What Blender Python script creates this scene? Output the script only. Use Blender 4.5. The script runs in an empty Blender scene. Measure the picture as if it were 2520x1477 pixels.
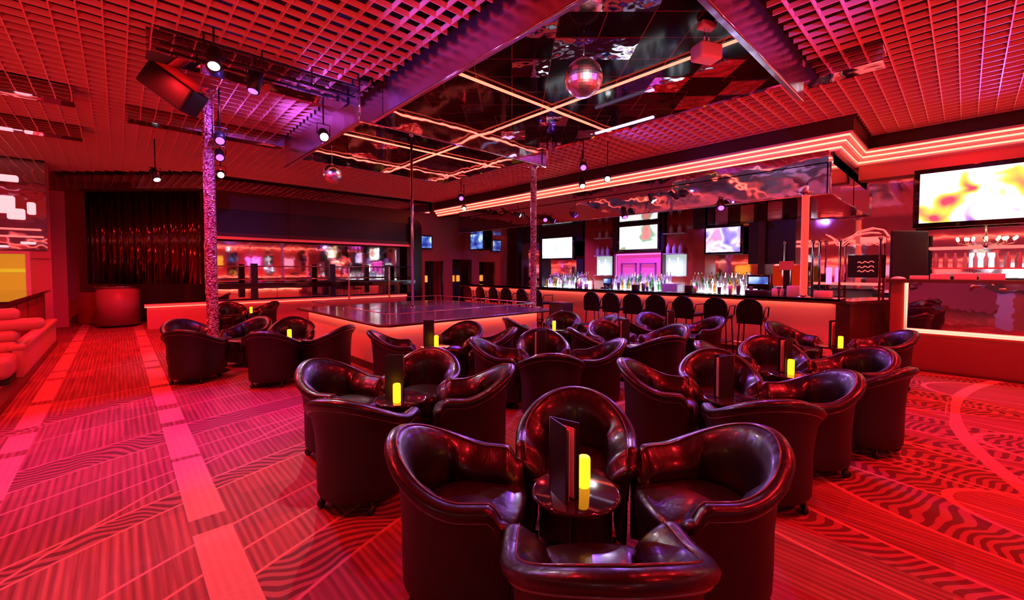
import bpy, math, random
from math import sin, cos, pi, radians, sqrt, atan2, hypot
random.seed(11)
S = bpy.context.scene
COL = S.collection
ANG = radians(43.0)

def P(r, f):            # floor position measured to the right of and ahead of the viewpoint -> room axes
    return (f*sin(ANG)+r*cos(ANG), f*cos(ANG)-r*sin(ANG))

# ------------------------------------------------------------------ materials
def nmat(name):
    m = bpy.data.materials.new(name); m.use_nodes = True
    return m, m.node_tree, m.node_tree.nodes['Principled BSDF']

def mat(name, col, rough=.5, metal=0, coat=0, emit=None, es=0, bump=None, spec=None, trans=0):
    m, t, b = nmat(name)
    b.inputs['Base Color'].default_value = (*col, 1)
    b.inputs['Roughness'].default_value = rough
    b.inputs['Metallic'].default_value = metal
    b.inputs['Coat Weight'].default_value = coat
    b.inputs['Coat Roughness'].default_value = .08
    b.inputs['Transmission Weight'].default_value = trans
    if spec is not None: b.inputs['Specular IOR Level'].default_value = spec
    if emit:
        b.inputs['Emission Color'].default_value = (*emit, 1); b.inputs['Emission Strength'].default_value = es
    if bump:
        sc, st, dist = bump
        tc = t.nodes.new('ShaderNodeTexCoord'); n = t.nodes.new('ShaderNodeTexNoise'); bp = t.nodes.new('ShaderNodeBump')
        n.inputs['Scale'].default_value = sc; n.inputs['Detail'].default_value = 2
        bp.inputs['Strength'].default_value = st; bp.inputs['Distance'].default_value = dist
        t.links.new(tc.outputs['Object'], n.inputs['Vector']); t.links.new(n.outputs['Fac'], bp.inputs['Height'])
        t.links.new(bp.outputs['Normal'], b.inputs['Normal'])
    return m

def ramp(t, fac, stops, interp='LINEAR'):
    r = t.nodes.new('ShaderNodeValToRGB'); cr = r.color_ramp; cr.interpolation = interp
    while len(cr.elements) < len(stops): cr.elements.new(.5)
    for e, (p, c) in zip(cr.elements, stops):
        e.position = p; e.color = (*c, 1)
    t.links.new(fac, r.inputs['Fac']); return r.outputs['Color']

def math_(t, op, a, b=None, c=None):
    n = t.nodes.new('ShaderNodeMath'); n.operation = op
    for i, v in enumerate((a, b, c)):
        if v is None: continue
        if isinstance(v, (int, float)): n.inputs[i].default_value = v
        else: t.links.new(v, n.inputs[i])
    return n.outputs[0]

def mixc(t, fac, a, b, mode='MIX'):
    n = t.nodes.new('ShaderNodeMix'); n.data_type = 'RGBA'; n.blend_type = mode
    for s, v in ((0, fac), (6, a), (7, b)):
        if isinstance(v, (int, float)): n.inputs[s].default_value = v
        elif isinstance(v, tuple): n.inputs[s].default_value = (*v, 1)
        else: t.links.new(v, n.inputs[s])
    return n.outputs[2]

M = {}
def leather_mat(name, base):
    m, t, b = nmat(name)
    tc = t.nodes.new('ShaderNodeTexCoord')
    n = t.nodes.new('ShaderNodeTexNoise'); n.inputs['Scale'].default_value = 5; n.inputs['Detail'].default_value = 2
    n2 = t.nodes.new('ShaderNodeTexNoise'); n2.inputs['Scale'].default_value = 160
    mp = t.nodes.new('ShaderNodeMapping'); mp.inputs['Scale'].default_value = (3.2, 3.2, .55)
    t.links.new(tc.outputs['Object'], mp.inputs['Vector']); t.links.new(mp.outputs[0], n.inputs['Vector'])
    t.links.new(tc.outputs['Object'], n2.inputs['Vector'])
    h = math_(t, 'ADD', n.outputs['Fac'], math_(t, 'MULTIPLY', n2.outputs['Fac'], .06))
    bp = t.nodes.new('ShaderNodeBump'); bp.inputs['Strength'].default_value = .45; bp.inputs['Distance'].default_value = .014
    t.links.new(h, bp.inputs['Height']); t.links.new(bp.outputs[0], b.inputs['Normal'])
    b.inputs['Base Color'].default_value = (*base, 1); b.inputs['Roughness'].default_value = .35
    b.inputs['Specular IOR Level'].default_value = .36
    b.inputs['Coat Weight'].default_value = .22; b.inputs['Coat Roughness'].default_value = .14
    return m
M['leather'] = leather_mat('black_leather', (.008, .0035, .005))
M['leather_out'] = mat('leather_outer', (.013, .005, .009), .5, bump=(60, .25, .004))
M['piping'] = mat('piping_leather', (.10, .06, .09), .18, coat=.8)
M['caster'] = mat('caster_plastic', (.01, .01, .01), .4)
M['black'] = mat('black_metal', (.012, .012, .014), .4)
M['black_gloss'] = mat('black_gloss', (.008, .008, .01), .08, coat=.5)
M['dark_wood'] = mat('dark_wood', (.06, .018, .015), .3, bump=(8, .1, .01))
M['chrome'] = mat('chrome', (.75, .75, .8), .12, 1)
M['mirror'] = mat('mirror_polished', (.72, .68, .74), .02, 1, bump=(3.2, .10, .02))
M['mirror_wavy'] = mat('mirror_wavy_sheet', (.84, .78, .92), .04, 1, bump=(1.6, .24, .05))  # faint lilac in the base colour stands in for reflected purple light
M['foil'] = mat('mirror_foil', (.80, .70, .98), .24, 1, bump=(1.6, .6, .05))  # lilac base tint imitates purple light mirrored in the panels
M['mirror_dark'] = mat('mirror_smoked', (.30, .22, .25), .05, 1, bump=(3, .15, .02))
M['mirror_back'] = mat('mirror_back_wall', (.88, .78, .8), .04, 1, bump=(2.5, .07, .02))
M['tile_mirror'] = mat('mirror_tile', (.75, .70, .78), .04, 1, bump=(2.5, .4, .05))
M['grid'] = mat('painted_lattice', (.8, .42, .38), .42)
M['deck'] = mat('plenum_black', (.02, .008, .008), .9)
M['white_lam'] = mat('translucent_white_laminate', (.85, .72, .68), .35)
M['plaster'] = mat('red_plaster', (.65, .22, .2), .6)
M['pink_vinyl'] = mat('pale_vinyl', (.55, .30, .27), .35, coat=.2)
M['mould'] = mat('painted_moulding', (.95, .75, .68), .5)
M['paper'] = mat('menu_paper', (.8, .5, .5), .6)
M['white'] = mat('white_card', (.8, .8, .82), .5)
M['navy'] = mat('navy_panel', (.008, .007, .02), .3)
M['stool_vinyl'] = mat('stool_vinyl', (.010, .006, .012), .6, spec=.2)
M['red_gloss'] = mat('red_gloss_panel', (.42, .03, .03), .15, coat=.5)
M['grey_box'] = mat('grey_case', (.35, .35, .4), .4)
M['yellow'] = mat('yellow_card', (.8, .5, .02), .5)
M['glass_clear'] = mat('clear_glass', (.8, .85, .9), .03, trans=.9)
M['glass_amber'] = mat('amber_glass', (.6, .2, .03), .06, trans=.7)
M['glass_green'] = mat('green_glass', (.06, .25, .08), .06, trans=.6)
M['glass_frost'] = mat('frosted_glass', (.85, .85, .95), .4, trans=.3)
M['cap'] = mat('bottle_cap', (.5, .4, .25), .3, .5)
M['stage_top'] = mat('stage_gloss_floor', (.32, .26, .42), .12, coat=.8, bump=(1.5, .04, .01))
M['table_top'] = mat('table_gloss', (.02, .016, .022), .06, coat=1)
M['bar_top'] = mat('bar_granite', (.05, .03, .05), .12, coat=.6)
def emi(name, col, s): M[name] = mat(name, (0, 0, 0), .5, emit=col, es=s)
emi('neon_red', (1, .085, .05), 7.5)
emi('led_warmred', (1, .10, .06), 30)
emi('cove_red', (1, .10, .065), 9)
emi('led_white', (.85, .9, 1), 4.5)
emi('led_pink', (1, .12, .75), 3.2)
emi('lens_purple', (.30, .07, 1), 4.5)
emi('lens_white', (.85, .95, 1), 20)
emi('candle_glow', (1, .36, .008), 3.4)
emi('lamp_warm', (1, .55, .25), 9)
emi('sign_red', (1, .09, .08), 2.6)
emi('yellow_lit', (1, .5, .02), .8)
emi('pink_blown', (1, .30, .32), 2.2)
emi('amber_lit', (1, .38, .04), 1.2)
emi('pink_lit', (1, .22, .35), 1.6)

# bubble column: ribbed glitter acrylic
def glitter():
    m, t, b = nmat('glitter_acrylic')
    tc = t.nodes.new('ShaderNodeTexCoord'); v = t.nodes.new('ShaderNodeTexVoronoi'); v.inputs['Scale'].default_value = 42
    t.links.new(tc.outputs['Object'], v.inputs['Vector'])
    bp = t.nodes.new('ShaderNodeBump'); bp.inputs['Strength'].default_value = 1; bp.inputs['Distance'].default_value = .03
    t.links.new(v.outputs['Distance'], bp.inputs['Height']); t.links.new(bp.outputs[0], b.inputs['Normal'])
    c = ramp(t, v.outputs['Color'], [(.25, (.30, .06, .12)), (.5, (.75, .35, .5)), (.75, (1, .9, 1))])
    t.links.new(c, b.inputs['Base Color']); b.inputs['Metallic'].default_value = .6; b.inputs['Roughness'].default_value = .18
    return m
M['glitter'] = glitter()

def tile_ceiling():
    m, t, b = nmat('black_ceiling_tiles')
    tc = t.nodes.new('ShaderNodeTexCoord'); mp = t.nodes.new('ShaderNodeMapping')
    mp.inputs['Rotation'].default_value = (0, 0, ANG)
    br = t.nodes.new('ShaderNodeTexBrick'); br.offset = 0; br.inputs['Scale'].default_value = 1
    br.inputs['Brick Width'].default_value = .53; br.inputs['Row Height'].default_value = .53; br.inputs['Mortar Size'].default_value = .006
    br.inputs['Color1'].default_value = (.006, .004, .006, 1); br.inputs['Color2'].default_value = (.012, .006, .01, 1)
    br.inputs['Mortar'].default_value = (.25, .12, .12, 1)
    t.links.new(tc.outputs['Object'], mp.inputs['Vector']); t.links.new(mp.outputs[0], br.inputs['Vector'])
    t.links.new(br.outputs['Color'], b.inputs['Base Color'])
    b.inputs['Roughness'].default_value = .08; b.inputs['Specular IOR Level'].default_value = .05
    return m
M['tiles'] = tile_ceiling()

def carpet():
    m, t, b = nmat('patterned_carpet')
    g = t.nodes.new('ShaderNodeNewGeometry'); sp = t.nodes.new('ShaderNodeSeparateXYZ')
    t.links.new(g.outputs['Position'], sp.inputs[0]); x, y = sp.outputs[0], sp.outputs[1]
    def noise(scale, detail=2, vec=None, sx=1, sy=1, rot=0):
        n = t.nodes.new('ShaderNodeTexNoise'); n.inputs['Scale'].default_value = scale; n.inputs['Detail'].default_value = detail
        mp = t.nodes.new('ShaderNodeMapping'); mp.inputs['Scale'].default_value = (sx, sy, 1); mp.inputs['Rotation'].default_value = (0, 0, rot)
        t.links.new(g.outputs['Position'], mp.inputs['Vector']); t.links.new(mp.outputs[0], n.inputs['Vector']); return n.outputs['Fac']
    # woven fine rows running across and blotchy panels
    rows = math_(t, 'PINGPONG', math_(t, 'MULTIPLY', x, 1), .022)
    rows = math_(t, 'DIVIDE', rows, .022)
    streak = noise(1, 3, None, 42, 1.1)
    base = ramp(t, streak, [(.3, (.19, .055, .05)), (.52, (.32, .10, .09)), (.75, (.42, .16, .14))])
    base = mixc(t, math_(t, 'MULTIPLY', rows, .6), base, (.08, .02, .02))
    # square panel tone shifts
    br = t.nodes.new('ShaderNodeTexBrick'); br.offset = .5; br.inputs['Scale'].default_value = 1
    br.inputs['Brick Width'].default_value = .62; br.inputs['Row Height'].default_value = .5; br.inputs['Mortar Size'].default_value = 0
    br.inputs['Color1'].default_value = (.8, .8, .8, 1); br.inputs['Color2'].default_value = (1.15, 1.1, 1.1, 1)
    t.links.new(g.outputs['Position'], br.inputs['Vector'])
    base = mixc(t, 1, base, br.outputs['Color'], 'MULTIPLY')
    # family of sweeping arcs
    def dist(cx, cy, sx=1, sy=1, rot=0, wob=.0):
        mp = t.nodes.new('ShaderNodeMapping'); mp.vector_type = 'POINT'
        mp.inputs['Location'].default_value = (-cx, -cy, 0)
        t.links.new(g.outputs['Position'], mp.inputs['Vector'])
        m2 = t.nodes.new('ShaderNodeMapping'); m2.inputs['Rotation'].default_value = (0, 0, rot); m2.inputs['Scale'].default_value = (sx, sy, 0)
        t.links.new(mp.outputs[0], m2.inputs['Vector'])
        ln = t.nodes.new('ShaderNodeVectorMath'); ln.operation = 'LENGTH'; t.links.new(m2.outputs[0], ln.inputs[0])
        return ln.outputs['Value']
    def band(d, r0, r1):
        return math_(t, 'MULTIPLY', math_(t, 'GREATER_THAN', d, r0), math_(t, 'LESS_THAN', d, r1))
    def line(d, r, w=.010):
        return math_(t, 'LESS_THAN', math_(t, 'ABSOLUTE', math_(t, 'SUBTRACT', d, r)), w)
    wv = noise(1.6, 1, None, 1.6, 1)
    wav = math_(t, 'GREATER_THAN', math_(t, 'SINE', math_(t, 'ADD', math_(t, 'MULTIPLY', wv, 42), math_(t, 'MULTIPLY', math_(t, 'ADD', y, math_(t, 'MULTIPLY', x, .35)), 85))), 0)
    zebra = mixc(t, wav, (.10, .03, .03), (.28, .09, .085))
    lines = None; bands = None
    def add(a, b_): return b_ if a is None else math_(t, 'MAXIMUM', a, b_)
    left = [((3.2, -3.4), [4.6, 4.95, 5.2, 5.5, 5.62, 6.15, 6.5, 6.75, 7.05, 7.6, 7.8, 8.2, 8.55, 8.9, 9.3, 10, 10.6, 11.4], [(5.5, 5.62), (6.15, 6.5), (7.6, 7.8), (8.9, 9.3)]),
            ((5.0, -1.5), [7.3, 9.7, 12.2], [(9.7, 9.95)])]
    isl = math_(t, 'LESS_THAN', math_(t, 'SUBTRACT', x, math_(t, 'MULTIPLY', y, .55)), .6)
    for c, rs, bs in left:
        d = dist(*c)
        for r in rs: lines = add(lines, line(d, r, .011))
        for r0, r1 in bs: bands = add(bands, band(d, r0, r1))
    lines = math_(t, 'MULTIPLY', lines, isl); bands = math_(t, 'MULTIPLY', bands, isl)
    rl = rb = None
    right = [((8.2, -1.9), (1, .42), .62, [.95, 1.25, 1.8, 2.0, 2.6, 3.0, 3.7], [(.95, 1.25), (2.0, 2.6), (3.0, 3.35)]),
             ((6.0, -2.2), (1, .36), .50, [.45, .75, 1.15, 1.55, 1.95], [(.45, .75), (1.15, 1.55)]),
             ((4.3, -1.2), (1, .4), .72, [.5, .85, 1.2, 1.6], [(.5, .85), (1.2, 1.4)])]
    for c, s_, ro, rs, bs in right:
        d = dist(c[0], c[1], s_[0], s_[1], ro)
        for r in rs: rl = add(rl, line(d, r, .012))
        for r0, r1 in bs: rb = add(rb, band(d, r0, r1))
    isr = math_(t, 'SUBTRACT', 1, isl)
    rl = math_(t, 'MULTIPLY', rl, isr); rb = math_(t, 'MULTIPLY', rb, isr)
    bands = math_(t, 'MAXIMUM', bands, rb); lines = math_(t, 'MAXIMUM', lines, rl)
    c = mixc(t, bands, base, zebra)
    c = mixc(t, lines, c, (.45, .19, .17))
    # pale stripes laid along the aisle
    s1 = band(x, .29, .49); s2 = band(x, -.80, -.62)
    dd = dist(7.0, -6.2); s3 = band(dd, 5.0, 5.14); s4 = band(dd, 6.2, 6.32)
    st = math_(t, 'MAXIMUM', s1, s2)
    st = math_(t, 'MAXIMUM', st, math_(t, 'MULTIPLY', isr, math_(t, 'MAXIMUM', s3, s4)))
    gaps = math_(t, 'GREATER_THAN', noise(1, 1, None, .01, 2.6), .40)
    pale = mixc(t, math_(t, 'MULTIPLY', rows, .25), (.50, .24, .21), (.36, .14, .125))
    c = mixc(t, math_(t, 'MULTIPLY', math_(t, 'MULTIPLY', st, gaps), .9), c, pale)
    t.links.new(c, b.inputs['Base Color'])
    b.inputs['Roughness'].default_value = .8; b.inputs['Specular IOR Level'].default_value = .25
    bp = t.nodes.new('ShaderNodeBump'); bp.inputs['Strength'].default_value = .3; bp.inputs['Distance'].default_value = .006
    t.links.new(rows, bp.inputs['Height']); t.links.new(bp.outputs[0], b.inputs['Normal'])
    return m
M['carpet'] = carpet()

def screen_mat(name, cols, sc=2.2, strength=1.3, seed=0.):
    m, t, b = nmat(name)
    tc = t.nodes.new('ShaderNodeTexCoord'); n = t.nodes.new('ShaderNodeTexNoise'); n.inputs['Scale'].default_value = sc; n.inputs['Detail'].default_value = 1.5
    n.inputs['Distortion'].default_value = .8
    mp = t.nodes.new('ShaderNodeMapping'); mp.inputs['Location'].default_value = (seed, seed*.7, seed*.3)
    t.links.new(tc.outputs['Object'], mp.inputs['Vector']); t.links.new(mp.outputs[0], n.inputs['Vector'])
    c = ramp(t, n.outputs['Fac'], cols)
    b.inputs['Base Color'].default_value = (0, 0, 0, 1)
    t.links.new(c, b.inputs['Emission Color']); b.inputs['Emission Strength'].default_value = strength
    return m
M['scr_big'] = screen_mat('big_screen_picture', [(.28, (.9, .06, .12)), (.38, (.75, .7, .08)), (.44, (1, .95, .9)), (.56, (1, 1, 1)), (.64, (.55, .25, .95)), (.72, (.12, .1, .14))], 1.9, 1.5, 3.1)
M['scr_a'] = screen_mat('white_screen_picture', [(.3, (.5, .6, .75)), (.45, (.95, .97, 1)), (.7, (1, 1, 1))], 2.5, 1.5, 1)
M['scr_b'] = screen_mat('pale_screen_picture', [(.3, (.8, .2, .2)), (.4, (.2, .4, .25)), (.46, (.95, .97, .9)), (.7, (1, 1, 1))], 1.8, 1.5, 7.7)
M['scr_c'] = screen_mat('violet_screen_picture', [(.3, (.2, .12, .6)), (.45, (.55, .4, 1)), (.52, (.9, .85, 1)), (.6, (1, .3, .6)), (.7, (.4, .4, .9))], 2.2, 1.3, 2.4)
M['scr_d'] = screen_mat('blue_screen_picture', [(.35, (.02, .03, .3)), (.55, (.15, .3, .9)), (.65, (.7, .9, 1))], 3, 1.0, 5)

def chequer():
    m, t, b = nmat('chequer_panels')
    g = t.nodes.new('ShaderNodeNewGeometry'); mp = t.nodes.new('ShaderNodeMapping'); mp.inputs['Scale'].default_value = (0, 3.3, 3.3)
    mp.inputs['Location'].default_value = (.5, .2, .1)
    ck = t.nodes.new('ShaderNodeTexChecker'); ck.inputs['Scale'].default_value = 1
    t.links.new(g.outputs['Position'], mp.inputs['Vector']); t.links.new(mp.outputs[0], ck.inputs['Vector'])
    ck.inputs['Color1'].default_value = (.5, .45, .6, 1); ck.inputs['Color2'].default_value = (.05, .03, .06, 1)
    t.links.new(ck.outputs['Color'], b.inputs['Base Color']); b.inputs['Metallic'].default_value = .9; b.inputs['Roughness'].default_value = .1
    return m
M['chequer'] = chequer()

# ------------------------------------------------------------------ mesh builder
class MB:
    def __init__(s): s.v = []; s.f = []; s.sm = []; s.mi = []
    def add(s, vs, fs, smooth=False, mi=0):
        o = len(s.v); s.v += [tuple(p) for p in vs]
        for f in fs: s.f.append(tuple(i+o for i in f)); s.sm.append(smooth); s.mi.append(mi)
        return s
    def box(s, x0, x1, y0, y1, z0, z1, mi=0):
        if x0 > x1: x0, x1 = x1, x0
        if y0 > y1: y0, y1 = y1, y0
        v = [(x0,y0,z0),(x1,y0,z0),(x1,y1,z0),(x0,y1,z0),(x0,y0,z1),(x1,y0,z1),(x1,y1,z1),(x0,y1,z1)]
        return s.add(v, [(0,3,2,1),(4,5,6,7),(0,1,5,4),(1,2,6,5),(2,3,7,6),(3,0,4,7)], mi=mi)
    def obox(s, c, u, hx, hy, z0, z1, mi=0):   # oriented box, u = unit vector of its x side
        ux, uy = u; vs = []
        for z in (z0, z1):
            for a, b in ((-1,-1),(1,-1),(1,1),(-1,1)):
                vs.append((c[0]+ux*a*hx-uy*b*hy, c[1]+uy*a*hx+ux*b*hy, z))
        return s.add(vs, [(0,3,2,1),(4,5,6,7),(0,1,5,4),(1,2,6,5),(2,3,7,6),(3,0,4,7)], mi=mi)
    def rbox(s, x0, x1, y0, y1, z0, z1, r=.02, n=4, mi=0):   # rounded in all edges via superellipsoid-like lofting of rounded rects
        rings = []
        for k in range(2*n+2):
            if k <= n: a = pi/2*k/n; ins = r*(1-sin(a)); z = z0+r*(1-cos(a))
            else: a = pi/2*(k-n-1)/n; ins = r*(1-cos(a)); z = z1-r*(1-sin(a))
            ring = []
            for cx, cy, a0 in ((x1-r, y1-r, 0), (x0+r, y1-r, pi/2), (x0+r, y0+r, pi), (x1-r, y0+r, 3*pi/2)):
                for j in range(n+1):
                    aa = a0+pi/2*j/n; rr = max(r-ins, .0005)
                    ring.append((cx+rr*cos(aa), cy+rr*sin(aa), z))
            rings.append(ring)
        s.loft(rings, True, True, mi=mi); return s
    def loft(s, rings, caps=True, smooth=True, closed=True, mi=0):
        n = len(rings[0]); vs = [p for r in rings for p in r]; fs = []
        for i in range(len(rings)-1):
            for j in range(n if closed else n-1):
                k = (j+1) % n
                fs.append((i*n+j, i*n+k, (i+1)*n+k, (i+1)*n+j))
        if caps:
            fs.append(tuple(range(n-1, -1, -1))); fs.append(tuple((len(rings)-1)*n+j for j in range(n)))
        return s.add(vs, fs, smooth, mi)
    def lathe(s, prof, c=(0, 0, 0), n=20, smooth=True, mi=0):
        rings = [[(c[0]+r*cos(2*pi*j/n), c[1]+r*sin(2*pi*j/n), c[2]+z) for j in range(n)] for r, z in prof]
        return s.loft(rings, True, smooth, mi=mi)
    def tube(s, pts, r, n=8, mi=0, closed=False):
        rings = []; m = len(pts); up = None
        for i, p in enumerate(pts):
            a = pts[(i-1) % m] if (closed or i > 0) else p; b = pts[(i+1) % m] if (closed or i < m-1) else p
            d = [b[k]-a[k] for k in range(3)]; L = sqrt(sum(q*q for q in d)) or 1; d = [q/L for q in d]
            if up is None: up = (0, 0, 1) if abs(d[2]) < .9 else (1, 0, 0)
            e = [up[1]*d[2]-up[2]*d[1], up[2]*d[0]-up[0]*d[2], up[0]*d[1]-up[1]*d[0]]
            L = sqrt(sum(q*q for q in e)) or 1; e = [q/L for q in e]
            w = [d[1]*e[2]-d[2]*e[1], d[2]*e[0]-d[0]*e[2], d[0]*e[1]-d[1]*e[0]]; up = w
            rr = r[i] if isinstance(r, (list, tuple)) else r
            rings.append([tuple(p[k]+rr*(cos(2*pi*j/n)*e[k]+sin(2*pi*j/n)*w[k]) for k in range(3)) for j in range(n)])
        if closed: rings.append(rings[0])
        return s.loft(rings, not closed, True, mi=mi)
    def sphere(s, c, r, n=20, m_=12, mi=0, sz=1):
        return s.lathe([(max(r*sin(pi*k/m_), .0004), -r*sz*cos(pi*k/m_)) for k in range(m_+1)], c, n, mi=mi)
    def build(s, name, mats, parent=None, loc=None):
        me = bpy.data.meshes.new(name); me.from_pydata(s.v, [], s.f)
        for m in (mats if isinstance(mats, (list, tuple)) else [mats]): me.materials.append(m)
        me.polygons.foreach_set('use_smooth', s.sm); me.polygons.foreach_set('material_index', s.mi)
        me.update(); o = bpy.data.objects.new(name, me); COL.objects.link(o)
        if parent: o.parent = parent
        if loc: o.location = loc
        return o

def tag(o, label, cat, group=None, kind=None):
    o['label'] = label; o['category'] = cat
    if group: o['group'] = group
    if kind: o['kind'] = kind
    return o
def empty(name, loc=(0, 0, 0), rz=0, label=None, cat=None, group=None):
    o = bpy.data.objects.new(name, None); COL.objects.link(o); o.location = loc; o.rotation_euler = (0, 0, rz)
    o.empty_display_size = .1
    if label: tag(o, label, cat, group)
    return o
def struct(name, mb, m, label=None):
    o = mb.build(name, m); o['kind'] = 'structure'
    if label: o['label'] = label
    return o
def copy_tree(o, parent=None):
    c = o.copy(); COL.objects.link(c); c.parent = parent
    for ch in [q for q in KIDS.get(o.name, [])]: copy_tree(ch, c)
    return c
KIDS = {}
def reg(root):
    for o in COL.objects:
        if o.parent: KIDS.setdefault(o.parent.name, [])
        if o.parent and o not in KIDS[o.parent.name]: KIDS[o.parent.name].append(o)

# ------------------------------------------------------------------ setting
ZC = 4.36
struct('floor', MB().box(-7, 17, -6, 21, -.1, 0), M['carpet'])

# open lattice ceiling
def in_hole(x, y): return (2.98 < x < 6.80 and 1.56 < y < 9.80) or (2.60 < x < 6.80 and 6.0 < y < 9.8)
def allowed(x, y):
    if in_hole(x, y): return False
    if y > 1.45 and x > 9.62: return False
    if x > 11.45: return False
    if x < 1.85 and x*sin(ANG)+y*cos(ANG) > 12.0: return False
    if y > 14.95 and x > 1.85: return False
    return x > -6
g = MB(); st = .1
def runs(fix, along_x):
    out = []; cur = None; a = -6.0 if along_x else -5.0; end = 11.5 if along_x else 19.0
    n = int((end-a)/st)
    for i in range(n+1):
        q = a+i*st; ok = allowed(q, fix) if along_x else allowed(fix, q)
        if ok and cur is None: cur = q
        if (not ok or i == n) and cur is not None:
            if q-cur > .15: out.append((cur, q-st if not ok else q))
            cur = None
    return out
y = -5.0
while y < 19:
    for a, b in runs(y, True): g.box(a, b, y-.006, y+.006, ZC, ZC+.065)
    y += .205
x = -6.0
while x < 11.5:
    for a, b in runs(x, False): g.box(x-.007, x+.007, a, b, ZC+.004, ZC+.061)
    x += .205
struct('ceiling', g, M['grid'])
struct('ceiling', MB().box(-7, 17, -6, 21, 5.1, 5.2), M['deck'])

# mirror-trimmed recesses of the ceiling
n_trim = [0]
def trim(mb, m, label=None):
    n_trim[0] += 1; return struct('trim_%d' % n_trim[0], mb, m, label)
trim(MB().box(2.97, 3.03, 1.6, 6.02, 3.93, 4.46), M['foil'])
trim(MB().box(2.97, 6.86, 1.56, 1.62, 3.90, 4.46), M['foil'])
trim(MB().box(6.76, 6.84, 1.62, 6.02, 4.17, 4.46), M['mirror_wavy'])
trim(MB().box(2.62, 6.62, 6.03, 6.09, 3.76, 4.46), M['mirror_wavy'])
trim(MB().box(2.62, 2.68, 6.09, 9.74, 3.76, 4.46), M['foil'])
trim(MB().box(6.56, 6.62, 6.09, 9.74, 3.98, 4.46), M['mirror_wavy'])
trim(MB().box(2.62, 6.62, 9.74, 9.80, 3.98, 4.46), M['mirror_wavy'])
struct('ceiling', MB().box(3.03, 6.76, 1.62, 6.03, 4.46, 4.5), M['tiles'])
struct('ceiling', MB().box(2.68, 6.56, 6.09, 9.74, 4.46, 4.5), M['tiles'])
# edge angles along the recess bottoms
e = MB()
e.tube([(2.965, 1.56, 3.93), (2.965, 6.03, 3.93)], .012, 6); e.tube([(2.965, 1.555, 3.90), (6.86, 1.555, 3.90)], .012, 6)
e.tube([(2.61, 9.8, 3.76), (2.61, 6.02, 3.76), (6.63, 6.02, 3.76)], .012, 6); e.tube([(2.61, 6.02, 3.76), (2.61, 6.02, 4.36)], .012, 6); e.tube([(6.63, 6.02, 3.76), (6.63, 6.02, 4.36)], .012, 6)
trim(e, M['chrome'])
# mirror tiles set among the black ones (0.53 m squares turned with the tile grid)
tm = MB()
def rot(p, a): return (p[0]*cos(a)-p[1]*sin(a), p[0]*sin(a)+p[1]*cos(a))
def tile_at(cx, cy):
    q = rot((cx, cy), ANG); i, j = math.floor(q[0]/.53), math.floor(q[1]/.53)
    c = rot(((i+.5)*.53, (j+.5)*.53), -ANG); tm.obox(c, (cos(-ANG), sin(-ANG)), .262, .262, 4.452, 4.459)
for p_ in ((3.74, 3.45), (4.40, 4.06), (4.33, 3.33), (5.06, 3.21), (4.23, 2.56), (3.5, 2.9), (6.1, 3.2), (6.3, 2.5), (5.9, 5.5), (3.6, 8.2), (4.6, 8.9)): tile_at(*p_)
trim(tm, M['tile_mirror'])
# mirrored box beams below the lattice
for (x0, x1, y0, y1, z0) in ((.3, 2.6, 6.45, 6.75, 4.12), (.18, 2.55, 9.55, 9.85, 4.12), (-3.4, -.42, 9.2, 9.5, 4.12), (-3.4, -.44, 11.6, 11.9, 4.12), (6.85, 7.15, .75, 1.56, 4.15)):
    trim(MB().box(x0, x1, y0, y1, z0, ZC+.02), M['mirror_wavy'])

# walls
struct('wall_left', MB().box(-6.1, -6, -5, 16, 0, 5.1), M['plaster'])
struct('wall_back_left', MB().box(-6, -1.25, 16.2, 16.3, 0, 5.1).box(-2.0, -1.25, 16.15, 16.2, 1.9, 2.1), M['plaster'])
trim(MB().box(-6, -1.3, 16.08, 16.18, 2.12, 4.9), M['mirror_wavy'])
struct('wall_right', MB().box(11.75, 11.85, -5, 17, 0, 5.1), M['mirror_back'])
struct('wall_back', MB().box(-2, 8.9, 19.0, 19.1, 0, 5.1), M['plaster'])
# mirror wall behind the back rail
struct('wall_back_mirror', MB().box(1.9, 8.6, 15.5, 15.6, 0, 2.6), M['mirror_back'])
# upper soffit of the back wall
trim(MB().box(1.85, 8.5, 15.0, 15.12, 3.42, 3.95).box(1.85, 8.5, 15.0, 15.12, 2.6, 2.72), M['dark_wood'])
trim(MB().box(1.85, 8.5, 15.06, 15.16, 2.72, 3.42), M['navy'])
trim(MB().box(1.85, 8.5, 14.96, 15.0, 2.52, 2.60), M['mould'])
trim(MB().box(1.85, 9.6, 15.2, 15.3, 3.95, 5.1), M['mirror_wavy'])
a0 = P(-12.4, 12.3); a1 = P(-8.95, 12.23); u = (a1[0]-a0[0], a1[1]-a0[1]); L = hypot(*u); u = (u[0]/L, u[1]/L)
trim(MB().obox(((a0[0]+a1[0])/2-.3*u[0], (a0[1]+a1[1])/2-.3*u[1]), u, L/2+.45, .05, 3.92, 5.1), M['mirror'])
# side pier closing the back opening, with rounded shoulder
pr = [(8.45, 0), (8.95, 0), (8.95, 3.2)] + [(8.95-.35*(1-cos(a)), 3.2+.45*sin(a)) for a in (.3, .6, .9, 1.2, 1.5)] + [(8.45, 3.7)]
mb = MB(); n = len(pr); mb.loft([[(px, 14.9, pz) for px, pz in pr], [(px, 15.2, pz) for px, pz in pr]], True, False)
trim(mb, M['navy'])
# right part of back wall: red wall with two dark doorways
mb = MB().box(8.9, 9.75, 16.0, 16.1, 0, 5.1).box(9.75, 10.75, 16, 16.1, 2.0, 5.1).box(9.5, 11.75, 17.4, 17.5, 0, 2.4).box(10.75, 11.2, 16, 16.1, 0, 5.1).box(11.2, 11.75, 16, 16.1, 2.1, 5.1)
struct('wall_back_right', mb, M['plaster'])

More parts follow.
